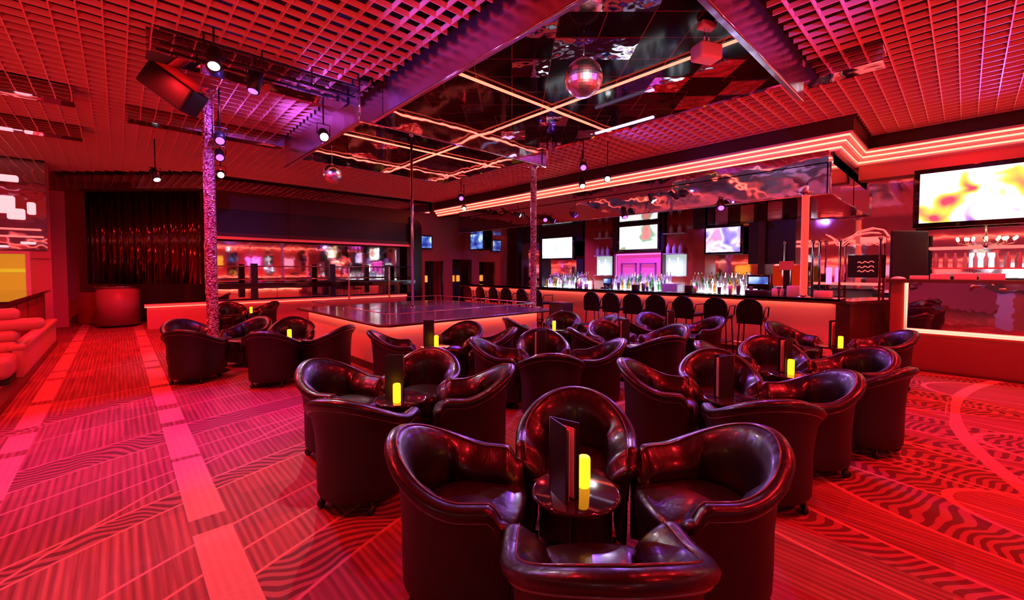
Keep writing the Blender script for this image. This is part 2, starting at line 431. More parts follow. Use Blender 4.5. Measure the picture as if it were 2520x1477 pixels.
for i, (xa, xb, zt, lab) in enumerate(((9.75, 10.75, 2.0, 'dark doorway with amber lamps inside, in the back wall beyond the dance pole'), (11.2, 11.75, 2.1, 'dark doorway at the far corner behind the bar stools'))):
    dw = empty('doorway', (xa, 16.3, 0), 0, lab, 'doorway')
    MB().box(0, xb-xa, .6, .64, 0, zt).build('shade_sheet', M['black'], dw)  # black sheet stands in for the unlit space behind the doorway
    for k in range(2): MB().rbox(.15+.3*k, .3+.3*k, .45, .55, 1.05, 1.35, .02).build('amber_lamp', M['amber_lit'], dw)
# crown moulding with lit coves above the bar
prof = [(0, 0), (.03, .03), (.03, .07), (.07, .10), (.10, .10), (.10, .15), (.15, .19), (.15, .22), (.21, .27), (.21, .31)]
def crown(path, nm):
    # path: list of (x,y) with outward (towards room) mitred offsets given as (nx,ny)
    mb = MB(); rings = []
    for (px, py), (nx, ny) in path:
        rings.append([(px+nx*o, py+ny*o, 3.78+z) for o, z in prof]+[(px-nx*.25, py-ny*.25, 4.09), (px-nx*.25, py-ny*.25, 3.78)])
    mb.loft(rings, True, False); return trim(mb, M['mould'])
cp = [((9.8, 15.0), (-1, 0)), ((9.8, 1.65), (-1, -1)), ((11.55, 1.65), (-1, -1)), ((11.55, -4), (-1, 0))]
crown(cp, 'crown')
for off, zz in ((.045, 3.866), (.125, 3.952), (.185, 4.03)):
    pts = [(px+nx*off, py+ny*off, zz) for (px, py), (nx, ny) in cp]
    o = MB().tube(pts, .019, 8).build('cove_light', M['cove_red'])
    tag(o, {.045: 'lowest', .125: 'middle', .185: 'topmost'}[off]+' red light strip along the crown moulding above the bar', 'light strip', 'cove light strips')
trim(MB().box(9.62, 9.7, 1.5, 15, 4.09, 5.1).box(9.62, 11.7, 1.42, 1.5, 4.09, 5.1).box(11.45, 11.5, -5, 1.42, 4.09, 5.1), M['dark_wood'])
trim(MB().box(9.75, 11.75, 1.7, 15.0, 3.74, 3.79), M['mirror_dark'])
trim(MB().box(11.55, 11.75, -5, 1.6, 3.5, 3.78), M['plaster'])
# mirrored canopy over the bar
trim(MB().box(9.4, 9.46, 1.73, 13.0, 2.98, 3.55).box(9.4, 11.7, 1.70, 1.75, 2.98, 3.55).box(9.4, 9.8, 1.73, 13, 3.53, 3.76), M['mirror_wavy'])
trim(MB().box(9.46, 11.74, 1.76, 12.9, 3.0, 3.04), M['mirror_dark'])
e = MB().tube([(9.39, 13, 2.98), (9.39, 1.69, 2.98), (11.7, 1.69, 2.98)], .014, 6).tube([(9.39, 1.69, 2.98), (9.39, 1.69, 3.55)], .01, 6)
trim(e, M['chrome'])

# ------------------------------------------------------------------ tub chairs
def tub_chair():
    root = empty('tub_chair')
    N = 56
    def path(s):   # s in 0..1 : right front, round the back, to left front
        st_ = .24; Ls = .235; R = .305
        arc = pi*R; tot = 2*Ls+arc; d = s*tot
        if d < Ls: p = (R, Ls-d-.02); nrm = (1, 0)
        elif d < Ls+arc:
            a = (d-Ls)/R; p = (R*cos(a), -R*sin(a)*.98-.02); nrm = (cos(a), -sin(a))
        else: p = (-R, d-Ls-arc-.02); nrm = (-1, 0)
        # arms splay inwards a touch at the front
        k = max(0, (abs(s-.5)-.34)/.16); p = (p[0]*(1-.06*k*k), p[1])
        return p, nrm
    def height(s):
        q = abs(s-.5)*2   # 0 back ... 1 front
        t = cos(min(q/.76, 1)*pi/2)**2; t = t**.85
        h = .60+.19*t
        if q > .92: h -= .07*((q-.92)/.08)**2
        return h
    def section(s, shrink=1.0, push=0.0):
        (px, py), (nx, ny) = path(s); h = height(s)
        q = abs(s-.5)*2; fl = .022+.03*(1-min(1, q*1.1))
        pad = .038*min(1, max(0, (q-.44)/.06))*(1 if q < .97 else .8)          # fat arm rolls
        lean = .05*max(0, 1-q*1.4)
        pr = [(-.015, .085), (-.004, .10), (0, .2), (0, .38), (fl*.25, h-.20), (fl*.6, h-.105), (fl+.008, h-.068), (fl+.028, h-.045), (fl+.033, h-.022),
              (fl+.020, h-.004), (fl-.004, h), (fl-.026, h-.004), (fl-.046, h-.016), (fl-.068-pad*.5, h-.045), (fl-.09-pad, h-.09), (fl-.105-pad*1.1, h-.14),
              (-.075-pad+lean*.5, h-.22 if h-.22 > .44 else .44), (-.075, .40), (-.075, .2), (-.06, .10)]
        cx, cz = -.02, h*.62
        out = []
        for o, z in pr:
            o2 = cx+(o-cx)*shrink; z2 = z if shrink == 1 else (z if z < .12 else cz+(z-cz)*(1-(1-shrink)*.28))
            tx, ty = (0, 1)
            out.append((px+nx*o2, py+ny*o2+push, z2))
        return out
    rings = []
    for shr, psh in ((.25, .045), (.6, .040), (.85, .026), (.96, .010)): rings.append(section(0, shr, psh))
    for i in range(N+1): rings.append(section(i/N))
    for shr, psh in ((.96, .010), (.85, .026), (.6, .040), (.25, .045)): rings.append(section(1, shr, psh))
    # two materials: outer wrap and inner
    mb = MB(); n = len(rings[0]); vs = [p for r in rings for p in r]
    fo = []; fi = []
    for i in range(len(rings)-1):
        for j in range(n):
            k = (j+1) % n; f = (i*n+k, i*n+j, (i+1)*n+j, (i+1)*n+k)
            (fo if j < 6 or j == n-1 else fi).append(f)
    mb.v = vs
    for f in fo: mb.f.append(f); mb.sm.append(True); mb.mi.append(1)
    for f in fi: mb.f.append(f); mb.sm.append(True); mb.mi.append(0)
    for f in (tuple(range(n)), tuple((len(rings)-1)*n+j for j in range(n-1, -1, -1))): mb.f.append(f); mb.sm.append(False); mb.mi.append(0)
    mb.build('shell', [M['leather'], M['leather_out']], root)
    # piping cords: one on the crest, one where the wrap meets the roll
    pts = [section(i/N)[6] for i in range(N+1)]
    MB().tube(pts, .0055, 6).build('piping', M['piping'], root)
    pts = [section(i/N)[11] for i in range(N+1)]; pts = [(a, b, c+.002) for a, b, c in pts]
    MB().tube(pts, .0045, 6).build('piping', M['piping'], root)
    # seat cushion, domed, following the inside of the tub
    inner = [path(i/24) for i in range(25)]
    outl = [(p[0]-nn[0]*.082, p[1]-nn[1]*.085) for p, nn in inner]
    front = [(-.215, .255), (-.16, .285), (-.08, .298), (0, .302), (.08, .298), (.16, .285), (.215, .255)]
    ol = outl + front
    cx, cy = 0, -.0
    rings = []
    for sc_, z in ((.93, .26), (.985, .30), (1, .36), (1, .405), (.97, .432), (.88, .446), (.6, .458), (.25, .464), (.02, .465)):
        rings.append([(cx+(a-cx)*sc_, cy+(b-cy)*sc_, z) for a, b in ol])
    MB().loft(rings, True, True).build('seat', M['leather'], root)
    rings = [[(a*.94, b*.93, z) for a, b in ol] for z in (.085, .262)]
    MB().loft(rings, True, False).build('base', M['leather_out'], root)
    for cxx, cyy in ((.22, .2), (-.22, .2), (.19, -.22), (-.19, -.22)):
        MB().lathe([(.008, .03), (.012, .09)], (cxx, cyy, 0), 8).tube([(cxx-.012, cyy, .03), (cxx+.012, cyy, .03)], .03, 12).build('caster', M['caster'], root)
    return root

TABLES = {  # key: (r, f)
 '1': (.31, 2.02), '2': (-.93, 3.5), '3': (1.83, 3.5), 'a': (-4.66, 6.62), 'b': (-3.42, 6.5), 'c': (-6.75, 10.2),
 '5': (-1.08, 5.92), '6': (.42, 5.0), '7': (.78, 7.6), '8': (1.75, 6.1), 'd': (2.8, 7.35), '9': (2.88, 4.32), 't': (4.55, 5.92)}
G = 'tub chairs around the cocktail tables'
CH = [  # table, back position r,f, label
 ('1', .33, 1.20, 'leather tub chair nearest of all, seen from behind, open towards the near candle'),
 ('1', .44, 2.90, 'leather tub chair behind the nearest candle and tall menu, its round back facing us'),
 ('1', -.50, 2.12, 'black leather tub chair left of the nearest candle, wrinkled seat and inner back in view'),
 ('1', 1.30, 2.14, 'black leather tub chair right of the nearest candle, purple glint on its inner back'),
 ('2', -1.12, 2.68, 'tub chair with plain dark back to us at the second table, beside the aisle'),
 ('2', -.85, 4.38, 'round-backed tub chair facing us behind the tall menu of the table left of the middle'),
 ('2', -1.78, 3.86, 'tub chair on the aisle side of the second table, purple glint along its left rim'),
 ('2', -.32, 3.6, 'tub chair with yellow candle glow inside its arm, at the table left of the middle'),
 ('3', 1.72, 2.66, 'tub chair with straight back towards us, at the menu table right of the nearest group'),
 ('3', 2.1, 4.32, 'tub chair facing us behind the dark menu of the table right of the nearest group'),
 ('3', 1.2, 3.78, 'tub chair with red-lit inner arm, left of the dark menu at the right-hand group'),
 ('3', 2.72, 3.4, 'tub chair with red-lit outer side, on the open carpet side of the right-hand menu table'),
 ('a', -4.55, 5.8, 'tub chair with its back to us just in front of the tall glitter column'),
 ('a', -5.6, 7.05, 'tub chair half hidden left of the tall glitter column, by the aisle'),
 ('a', -4.45, 7.4, 'tub chair with blue light on its inner back, right behind the tall glitter column'),
 ('b', -3.25, 5.6, 'tub chair with its back to us, right of the glitter column, before a candle'),
 ('b', -2.48, 6.2, 'tub chair seen from the side right of the candle, against the lit stage front corner'),
 ('b', -3.85, 7.4, 'tub chair with blue glints behind the candle near the left stage corner'),
 ('c', -7.3, 10.9, 'small far tub chair behind the glitter column, backing onto the red low wall'),
 ('c', -6.25, 11.1, 'small far tub chair beside the red low wall, next one towards the stage'),
 ('5', -2.0, 5.95, 'tub chair seen from its side before the bright stage corner, back to the left'),
 ('5', -.75, 6.85, 'tub chair with white glint between the middle candle and the stage front'),
 ('5', -.2, 6.3, 'tub chair with pale blue glint, right of the candle in front of the stage'),
 ('6', .4, 4.12, 'tub chair with square dark back to us in the middle group behind the nearest table'),
 ('6', .38, 5.86, 'tub chair facing us at the middle group, dark menu in front of its back'),
 ('6', -.42, 5.12, 'tub chair with red-lit seat on the left of the middle group'),
 ('6', 1.24, 5.0, 'tub chair on the right of the middle group, blue glint inside its back'),
 ('7', -.1, 7.25, 'long dark tub chair side below the right stage corner, left of the far candle'),
 ('7', 1.15, 8.45, 'small tub chair facing us beyond the candle at the right stage corner'),
 ('7', 1.7, 7.95, 'small tub chair right of the candle by the right stage corner, purple inner back'),
 ('8', .95, 6.05, 'tub chair with rounded dark back towards us just behind the middle group'),
 ('8', 1.42, 6.9, 'tub chair with orange glint facing us, centre of the rows before the bar'),
 ('8', 2.55, 6.4, 'tub chair with violet inner back in the rows before the bar, beside an empty table'),
 ('8', 1.98, 5.3, 'tub chair turned away with curved rim, in front of the violet-lit one before the bar'),
 ('d', 2.65, 8.15, 'tub chair nearest to the bar stools, left of a small dark menu'),
 ('d', 3.5, 7.45, 'tub chair with purple inner back below the bar stools, right of a small menu'),
 ('d', 2.0, 7.3, 'tub chair whose pale rim shows left of the small dark menu below the bar stools'),
 ('9', 2.18, 4.8, 'tub chair of which mostly the slanting rim shows, left of the right-hand candle'),
 ('9', 3.3, 5.15, 'tub chair facing us behind the right-hand candle, red glow on its back'),
 ('9', 3.78, 4.5, 'tub chair with pale glint on its rim, right of the right-hand candle'),
 ('9', 3.3, 3.72, 'tub chair backing onto the open carpet, in front of the right-hand candle'),
 ('t', 4.15, 6.65, 'tub chair with pale rim left of the farthest right menu, near the bar end'),
 ('t', 5.25, 5.75, 'outermost tub chair on the right, in front of the neon-framed wall opening')]
proto = tub_chair(); reg(proto)
first = True
CPOS = []
for k, r, f, lab in CH:
    tr, tf = TABLES[k]; d = hypot(tr-r, tf-f); dc = max(.54, d-.345)
    CPOS.append([tr-(tr-r)/d*dc, tf-(tf-f)/d*dc])
for it in range(60):
    for i in range(len(CH)):
        for j in range(i+1, len(CH)):
            dx, dy = CPOS[j][0]-CPOS[i][0], CPOS[j][1]-CPOS[i][1]; d = hypot(dx, dy)
            if d < .72:
                p_ = (.72-d)/2*.5; wi = 0 if i < 4 else 1; wj = 0 if j < 4 else 1; dx /= d; dy /= d
                CPOS[i][0] -= dx*p_*wi; CPOS[i][1] -= dy*p_*wi; CPOS[j][0] += dx*p_*wj; CPOS[j][1] += dy*p_*wj
        X_, Y_ = P(*CPOS[i])
        for k_, (tr, tf) in TABLES.items():
            dx, dy = CPOS[i][0]-tr, CPOS[i][1]-tf; d = hypot(dx, dy)
            if d < .52 and i > 3: CPOS[i][0] += dx/d*(.52-d)*.5; CPOS[i][1] += dy/d*(.52-d)*.5
        if 2.4 < X_ < 6.85 and 5.3 < Y_ < 10.1:    # keep clear of the stage
            if Y_-5.3 < X_-2.4 and Y_-5.3 < 6.85-X_: Y_ = 5.3
            elif X_-2.4 < 6.85-X_: X_ = 2.4
            else: X_ = 6.85
            CPOS[i] = [X_*cos(ANG)-Y_*sin(ANG), X_*sin(ANG)+Y_*cos(ANG)]
for (k, r, f, lab), cp_ in zip(CH, CPOS):
    tr, tf = TABLES[k]; cx, cy = P(*cp_); tx, ty = P(tr, tf); ux, uy = tx-cx, ty-cy
    o = proto if first else copy_tree(proto); first = False
    o.location = (cx, cy, 0); o.rotation_euler = (0, 0, atan2(uy, ux)-pi/2)
    tag(o, lab, 'chair', G)

# ------------------------------------------------------------------ cocktail tables
def cocktail_table():
    root = empty('cocktail_table')
    MB().lathe([(.02, .505), (.195, .505), (.21, .512), (.215, .52), (.21, .53), (.2, .532), (.001, .532)], n=40).build('table_top', M['table_top'], root)
    MB().lathe([(.05, .02), (.035, .06), (.028, .12), (.028, .44), (.06, .5), (.10, .506)], n=20).build('pedestal', M['black'], root)
    MB().lathe([(.17, 0), (.17, .015), (.12, .028), (.05, .035)], n=28).build('base', M['black'], root)
    return root
TL = {'1': 'small round black cocktail table nearest to us, mirror-glossy top under menu and candle',
 '2': 'round black cocktail table at the group left of the middle, thin bright candle on it',
 '3': 'round black cocktail table under the dark menu, right of the nearest group',
 'a': 'round black cocktail table at the foot of the tall glitter column',
 'b': 'round black cocktail table with a candle, right of the tall glitter column',
 'c': 'far round cocktail table by the red low wall',
 '5': 'round cocktail table in front of the stage, violet light on its top',
 '6': 'round cocktail table under the menu of the middle group',
 '7': 'round cocktail table with candle at the right stage corner',
 '8': 'round cocktail table without candle in the rows before the bar',
 'd': 'round cocktail table with a small menu nearest to the bar stools',
 '9': 'round cocktail table with the right-hand candle',
 't': 'round cocktail table with menu farthest to the right, near the bar end'}
tp = cocktail_table(); reg(tp); first = True
for k, (r, f) in TABLES.items():
    o = tp if first else copy_tree(tp); first = False
    o.location = (*P(r, f), 0); o.rotation_euler = (0, 0, random.random()*3); tag(o, TL[k], 'table', 'cocktail tables')

def candle():
    root = empty('led_candle')
    MB().lathe([(.026, 0), (.030, .004), (.031, .02), (.031, .135), (.029, .148), (.024, .153), (.012, .148), (.001, .146)], n=24).build('wax_body', M['candle_glow'], root)
    return root
cpz = candle(); reg(cpz); first = True
for k, dr, df, lab in (('1', .045, .03, 'glowing yellow pillar candle on the nearest table, mirrored in its top'),
        ('2', -.0, -.12, 'thin-looking yellow candle half hidden by the menu, at the group left of the middle'),
        ('b', -.02, .0, 'small yellow candle behind a tub chair, right of the glitter column'),
        ('c', .25, .3, 'far yellow candle by the red low wall'),
        ('5', .02, -.03, 'yellow candle standing before the stage front'),
        ('7', -.02, 0, 'yellow candle at the right stage corner'),
        ('9', -.02, -.02, 'yellow candle among the tub chairs on the right'),
        ('t', .0, -.1, 'small candle beside the menu farthest to the right')):
    o = cpz if first else copy_tree(cpz); first = False
    o.location = (*P(TABLES[k][0]+dr, TABLES[k][1]+df), .532); tag(o, lab, 'candle', 'candles on the cocktail tables')

def menu():
    root = empty('menu_folder')
    h = .36; w = .15
    for s_, a in ((1, radians(62)), (-1, radians(118))):
        pass
    # two stiff black covers opened to a narrow V, pages inside
    def leaf(a, off, t_, hh, ww, z0=0):
        c = (cos(a)*ww/2+off[0], sin(a)*ww/2+off[1]); return MB().obox(c, (cos(a), sin(a)), ww/2, t_/2, z0, z0+hh)
    leaf(radians(180), (0, 0), .004, h, w).build('cover', M['black'], root)
    leaf(radians(212), (0, -.004), .004, h, w).build('cover', M['black'], root)
    leaf(radians(190), (0, -.002), .0025, h-.03, w-.012, .008).build('page', M['paper'], root)
    leaf(radians(203), (0, -.003), .0025, h-.03, w-.012, .008).build('page', M['paper'], root)
    MB().tube([(0, -.002, 0), (0, -.002, h)], .006, 8).build('spine', M['black'], root)
    return root
mp_ = menu(); reg(mp_); first = True
for k, dr, df, a, lab in (('1', -.125, .0, 113, 'tall black menu folder with red page edge standing on the nearest table'),
        ('2', .02, .02, -15, 'black menu folder standing on the table left of the middle'),
        ('3', .02, .0, -15, 'black menu folder standing at the group right of the nearest table'),
        ('6', -.02, .02, 10, 'black menu folder standing in the middle group'),
        ('5', -.03, .06, 0, 'black menu folder behind the candle before the stage front'),
        ('8', -.05, .0, 0, 'black menu folder on the table in the rows before the bar'),
        ('d', .03, .0, 0, 'small black menu folder below the bar stools'),
        ('9', .06, .09, 0, 'black menu folder behind the right-hand candle'),
        ('t', .05, .05, 20, 'black menu folder farthest to the right, near the bar end')):
    o = mp_ if first else copy_tree(mp_); first = False
    o.location = (*P(TABLES[k][0]+dr, TABLES[k][1]+df), .532); o.rotation_euler = (0, 0, -ANG+radians(a)); tag(o, lab, 'menu', 'menus on the cocktail tables')

# ------------------------------------------------------------------ stage
SX0, SX1, SY0, SY1 = 2.78, 6.45, 5.72, 9.75
st_ = empty('stage', ((SX0+SX1)/2, (SY0+SY1)/2, 0), 0, 'square dance stage with glossy violet top and glowing orange-red sides', 'stage')
cx, cy = (SX0+SX1)/2, (SY0+SY1)/2
def rel(mb):
    mb.v = [(a-cx, b-cy, c) for a, b, c in mb.v]; return mb
def chamfer_ring(x0, x1, y0, y1, c, z): return [(x0+c, y0, z), (x1-c, y0, z), (x1, y0+c, z), (x1, y1-c, z), (x1-c, y1, z), (x0+c, y1, z), (x0, y1-c, z), (x0, y0+c, z)]
rel(MB().loft([chamfer_ring(SX0, SX1, SY0, SY1, .12, .76), chamfer_ring(SX0, SX1, SY0, SY1, .12, .80)], True, False)).build('stage_top', M['stage_top'], st_)
rel(MB().loft([chamfer_ring(SX0+.16, SX1-.16, SY0+.16, SY1-.16, .12, .12), chamfer_ring(SX0+.16, SX1-.16, SY0+.16, SY1-.16, .12, .76)], True, False)).build('skirt', M['white_lam'], st_)
rel(MB().loft([chamfer_ring(SX0+.14, SX1-.14, SY0+.14, SY1-.14, .12, 0), chamfer_ring(SX0+.14, SX1-.14, SY0+.14, SY1-.14, .12, .12)], True, False)).build('plinth', M['dark_wood'], st_)
rel(MB().tube([(a, b, .751) for a, b, _ in chamfer_ring(SX0+.10, SX1-.10, SY0+.10, SY1-.10, .1, 0)], .008, 6, closed=True)).build('light_strip', M['led_warmred'], st_)
rel(MB().tube([(a, b, .78) for a, b, _ in chamfer_ring(SX0-.005, SX1+.005, SY0-.005, SY1+.005, .12, 0)], .022, 8, closed=True)).build('edge_bumper', M['dark_wood'], st_)
rl = MB().tube([(a, b, .93) for a, b, _ in chamfer_ring(SX0+.22, SX1-.22, SY0+.22, SY1-.22, .1, 0)], .010, 6, closed=True)
for a, b, _ in chamfer_ring(SX0+.22, SX1-.22, SY0+.22, SY1-.22, .1, 0): rl.tube([(a, b, .8), (a, b, .93)], .008, 6)
for t_ in (.25, .5, .75):
    for a, b in ((SX0+.22+(SX1-SX0-.44)*t_, SY0+.22), (SX0+.22+(SX1-SX0-.44)*t_, SY1-.22), (SX0+.22, SY0+.22+(SY1-SY0-.44)*t_), (SX1-.22, SY0+.22+(SY1-SY0-.44)*t_)): rl.tube([(a, b, .8), (a, b, .93)], .008, 6)
rel(rl).build('rail', M['chrome'], st_)

# poles
def column(name, x_, y_, z0, z1, r, m, lab, cat='pole', caps=True, ribs=0):
    root = empty(name, (x_, y_, z0), 0, lab, cat)
    if ribs:
        prf = []
        n = 24; ring = lambda z: [((r*(1+.05*(j % 2)))*cos(2*pi*j/n), (r*(1+.05*(j % 2)))*sin(2*pi*j/n), z) for j in range(n)]
        MB().loft([ring(0), ring(z1-z0)], True, False).build('tube', m, root)
    else: MB().lathe([(r, 0), (r, z1-z0)], n=24).build('tube', m, root)
    if caps:
        MB().lathe([(r*2.2, 0), (r*2.2, .012), (r*1.25, .03), (r*1.1, .05)], n=24).build('floor_flange', M['chrome'], root)
        MB().lathe([(r*1.1, z1-z0-.05), (r*1.25, z1-z0-.03), (r*2, z1-z0-.01), (r*2, z1-z0)], n=24).build('ceiling_flange', M['chrome'], root)
    return root
column('glitter_pole', 1.07, 8.02, 0, ZC, .075, M['glitter'], 'tall glitter-filled acrylic column rising between the tub chairs on the left', 'column', True, 1)
column('glitter_pole', 6.42, 6.22, .8, 3.77, .06, M['glitter'], 'glitter-filled acrylic column on the right corner of the stage', 'column', True, 1)
column('dance_pole', 4.6, 8.05, .8, 4.46, .026, M['chrome'], 'slim chrome dance pole in the middle of the stage', 'pole')
column('lit_column', 8.98, 1.97, 1.11, 2.98, .055, mat('red_lit_acrylic', (.8, .3, .25), .3, emit=(1, .10, .06), es=.55, bump=(40, .8, .02)), 'red glowing ribbed acrylic column standing on the bar near its end', 'column', True, 1)
for i, (x_, y_, lab) in enumerate(((4.1, 10.2, 'thin chrome post behind the stage, left of the dance pole'), (5.15, 10.2, 'thin chrome post behind the stage, next to the dance pole'))):
    o = MB().lathe([(.02, 0), (.02, 1.66), (.012, 1.69), (.001, 1.70)], n=12).build('rail_post', M['chrome'], loc=(x_, y_, 0)); tag(o, lab, 'post')
bk = empty('back_rail', (5.2, 14.6, 0), 0, 'long dark double rail with navy posts in front of the back mirror', 'railing')
MB().tube([(-3.2, 0, 1.32), (3.2, 0, 1.32)], .02, 8).tube([(-3.2, 0, 1.72), (3.2, 0, 1.72)], .015, 8).build('rail_bars', M['chrome'], bk)
for xx in (-2.2, .1, 2.1, 3.2): MB().box(xx-.09, xx+.09, -.06, .06, .7, 1.8).build('post', M['navy'], bk)
MB().box(-3.2, 3.2, -.12, .25, 1.05, 1.22).build('ledge', M['black_gloss'], bk)

# neon lines inside the recesses
def neon(p0, p1, lab):
    root = empty('neon_tube', p0, 0, lab, 'neon light', 'red light lines crossing the mirror recesses')
    d = [b-a for a, b in zip(p0, p1)]; L = sqrt(sum(q*q for q in d)); px, py = -d[1]/L*.022, d[0]/L*.022
    for s_ in (1, -1): MB().tube([(px*s_, py*s_, 0), (d[0]+px*s_, d[1]+py*s_, d[2])], .009, 6).build('light_line', M['neon_red'], root)
    MB().tube([(0, 0, .018), (d[0], d[1], d[2]+.018)], .012, 4).build('channel', M['dark_wood'], root)
neon((3.04, 5.03, 4.42), (6.75, 5.03, 4.42), 'double red light line across the near ceiling recess, ending by the white-violet strip')
neon((5.64, 1.63, 4.425), (5.64, 6.02, 4.425), 'double red light line passing behind the lamp box and mirror ball in the near recess')
neon((2.7, 8.85, 4.42), (6.55, 8.85, 4.42), 'red light line across the recess over the stage')
neon((5.75, 6.1, 4.425), (5.75, 9.73, 4.425), 'red light line meeting the other at the far side of the recess over the stage')
# glowing strip imitating a smeared reflection on the far edge of the near recess
o = MB().box(6.735, 6.758, 3.7, 4.9, 4.2, 4.235).build('glow_bar', mat('violet_white_reflection', (0, 0, 0), .5, emit=(.8, .5, 1), es=2)); tag(o, 'short white-violet imitated reflection on the far mirrored edge of the near ceiling recess', 'light bar')

def mirror_ball(x_, y_, z_, r, top, lab):
    root = empty('mirror_ball', (x_, y_, z_), 0, lab, 'mirror ball')
    mb = MB(); n, m_ = 40, 22
    for i in range(m_):
        a0_, a1_ = pi*i/m_, pi*(i+1)/m_
        for j in range(n):
            b0, b1 = 2*pi*j/n, 2*pi*(j+1)/n; q = []
            for a, b in ((a0_, b0), (a0_, b1), (a1_, b1), (a1_, b0)):
                q.append((r*sin(a)*cos(b), r*sin(a)*sin(b), r*cos(a)))
            mb.add(q, [(3, 2, 1, 0)], r < .2 and False)
    mb.build('facets', M['chrome_ball'], root)
    MB().tube([(0, 0, r-.01), (0, 0, top-z_)], .006, 6).lathe([(.03, r-.01), (.03, r+.03), (.01, r+.04)], n=12).build('hanger', M['chrome'], root)
M['chrome_ball'] = mat('mirror_facets', (.95, .9, .92), .25, 1)
mirror_ball(4.32, 3.32, 4.0, .235, 4.46, 'large mirror ball hanging in the near ceiling recess')
mirror_ball(3.35, 9.15, 3.62, .19, 4.46, 'smaller mirror ball hanging in the recess over the stage')

# lamp box beside the light line
lb = empty('lamp_box', (5.02, 2.1, 4.10), -ANG+.3, 'white lamp box on a bracket beside the light line in the near recess', 'lamp')
MB().rbox(-.15, .15, -.1, .1, -.09, .09, .03).build('case', M['white'], lb)
MB().tube([(-.03, 0, .08), (-.03, 0, .34)], .008, 6).tube([(.03, 0, .08), (.03, 0, .34)], .008, 6).build('bracket', M['chrome'], lb)
MB().rbox(-.10, .10, -.06, .06, .27, .35, .02).build('mount', M['white'], lb)

# ------------------------------------------------------------------ bar
bar = empty('bar_counter', (9.0, 6.6, 0), 0, 'long bar counter with dark polished top and glowing orange-red front', 'bar')
def relb(mb): mb.v = [(a-9.0, b-6.6, c) for a, b, c in mb.v]; return mb
relb(MB().box(8.83, 9.35, 1.42, 12.2, 1.07, 1.11)).build('counter_top', M['bar_top'], bar)
relb(MB().box(8.99, 9.2, 1.5, 12.1, .1, 1.07)).build('front_panel', M['white_lam'], bar)
relb(MB().box(8.97, 9.2, 1.48, 12.1, 0, .1)).build('plinth', M['dark_wood'], bar)
relb(MB().tube([(8.92, 1.5, 1.06), (8.92, 12.1, 1.06)], .008, 6)).build('light_strip', M['led_warmred'], bar)
relb(MB().box(8.83, 8.85, 1.42, 12.2, 1.03, 1.11)).build('fascia', M['dark_wood'], bar)
relb(MB().tube([(8.8, 1.6, .2), (8.8, 12.1, .2)], .02, 8)).build('foot_rail', M['chrome'], bar)
cab = empty('service_cabinet', (9.75, 1.2, 0), 0, 'dark panelled service cabinet closing the end of the bar', 'cabinet')
u = (cos(-.30), sin(-.30))
MB().obox((.0, .05), u, .80, .2, .08, 1.03).build('body', M['dark_wood'], cab)
MB().obox((.0, .05), u, .84, .26, 1.03, 1.08).build('counter_top', M['bar_top'], cab)
MB().obox((.05, -.155), u, .34, .008, .15, .62).build('door', M['black'], cab)

def stool():
    root = empty('bar_stool')
    MB().rbox(-.2, .2, -.2, .2, .68, .75, .03).build('seat', M['stool_vinyl'], root)
    # domed backrest, upright behind the seat
    rings = []
    pts = [(-.2, .64), (-.205, .85)] + [(-.205*cos(a), .90+.19*sin(a)) for a in [pi*i/10 for i in range(0, 11)]] + [(.205, .85), (.2, .64)]
    for yy in (-.24, -.18): rings.append([(x_, yy-.12*(z-.72)*.5-.10*(x_*x_)*0, z) for x_, z in pts])
    MB().loft(rings, True, False).build('backrest', M['stool_vinyl'], root)
    for sx in (-1, 1):
        for sy in (-1, 1): MB().tube([(sx*.17, sy*.17, .69), (sx*.2, sy*.2, 0)], .013, 8).build('leg', M['black'], root)
    MB().tube([(-.19, -.19, .25), (.19, -.19, .25), (.19, .19, .25), (-.19, .19, .25)], .009, 6, closed=True).build('foot_ring', M['black'], root)
    for sx in (-1, 1): MB().tube([(sx*.21, -.2, .75), (sx*.23, -.15, .93), (sx*.23, .16, .93), (sx*.21, .18, .74)], .012, 6).build('armrest', M['black'], root)
    return root
sp = stool(); reg(sp); first = True
SY = [2.62, 3.2, 3.78, 4.43, 4.98, 5.51, 6.04, 7.82, 8.38, 9.05, 9.6, 10.23, 10.88]
words = ['first', 'second', 'third', 'fourth', 'fifth', 'sixth', 'seventh']
for i, yy in enumerate(SY):
    o = sp if first else copy_tree(sp); first = False
    o.location = (8.42, yy, 0); o.rotation_euler = (0, 0, -pi/2+radians(random.uniform(-8, 8)))
    if i < 7: lab = 'dark round-backed bar stool against the glowing bar, %s from the near end of the bar' % words[i]
    else: lab = 'small dark bar stool at the far stretch of the bar, %s beyond the service gap' % words[i-7]
    tag(o, lab, 'bar stool', 'bar stools along the counter')
for i, yy in enumerate((7.84, 6.8)):
    o = MB().tube([(8.95, yy+.28, 1.11), (8.95, yy+.28, 1.3)]+[(8.95, yy+.28*cos(a), 1.3+.14*sin(a)) for a in [pi*k/8 for k in range(1, 8)]]+[(8.95, yy-.28, 1.3), (8.95, yy-.28, 1.11)], .016, 8).build('service_rail', M['chrome'])
    tag(o, ['curved chrome service rail on the bar, the farther of two', 'curved chrome service rail on the bar, the nearer of two'][i], 'rail')
o = MB().rbox(-.2, .2, -.25, .25, 0, .78, .03).build('service_stand', M['black'], loc=(8.35, 7.1, 0)); tag(o, 'dark service stand at the gap between the bar stools', 'stand')

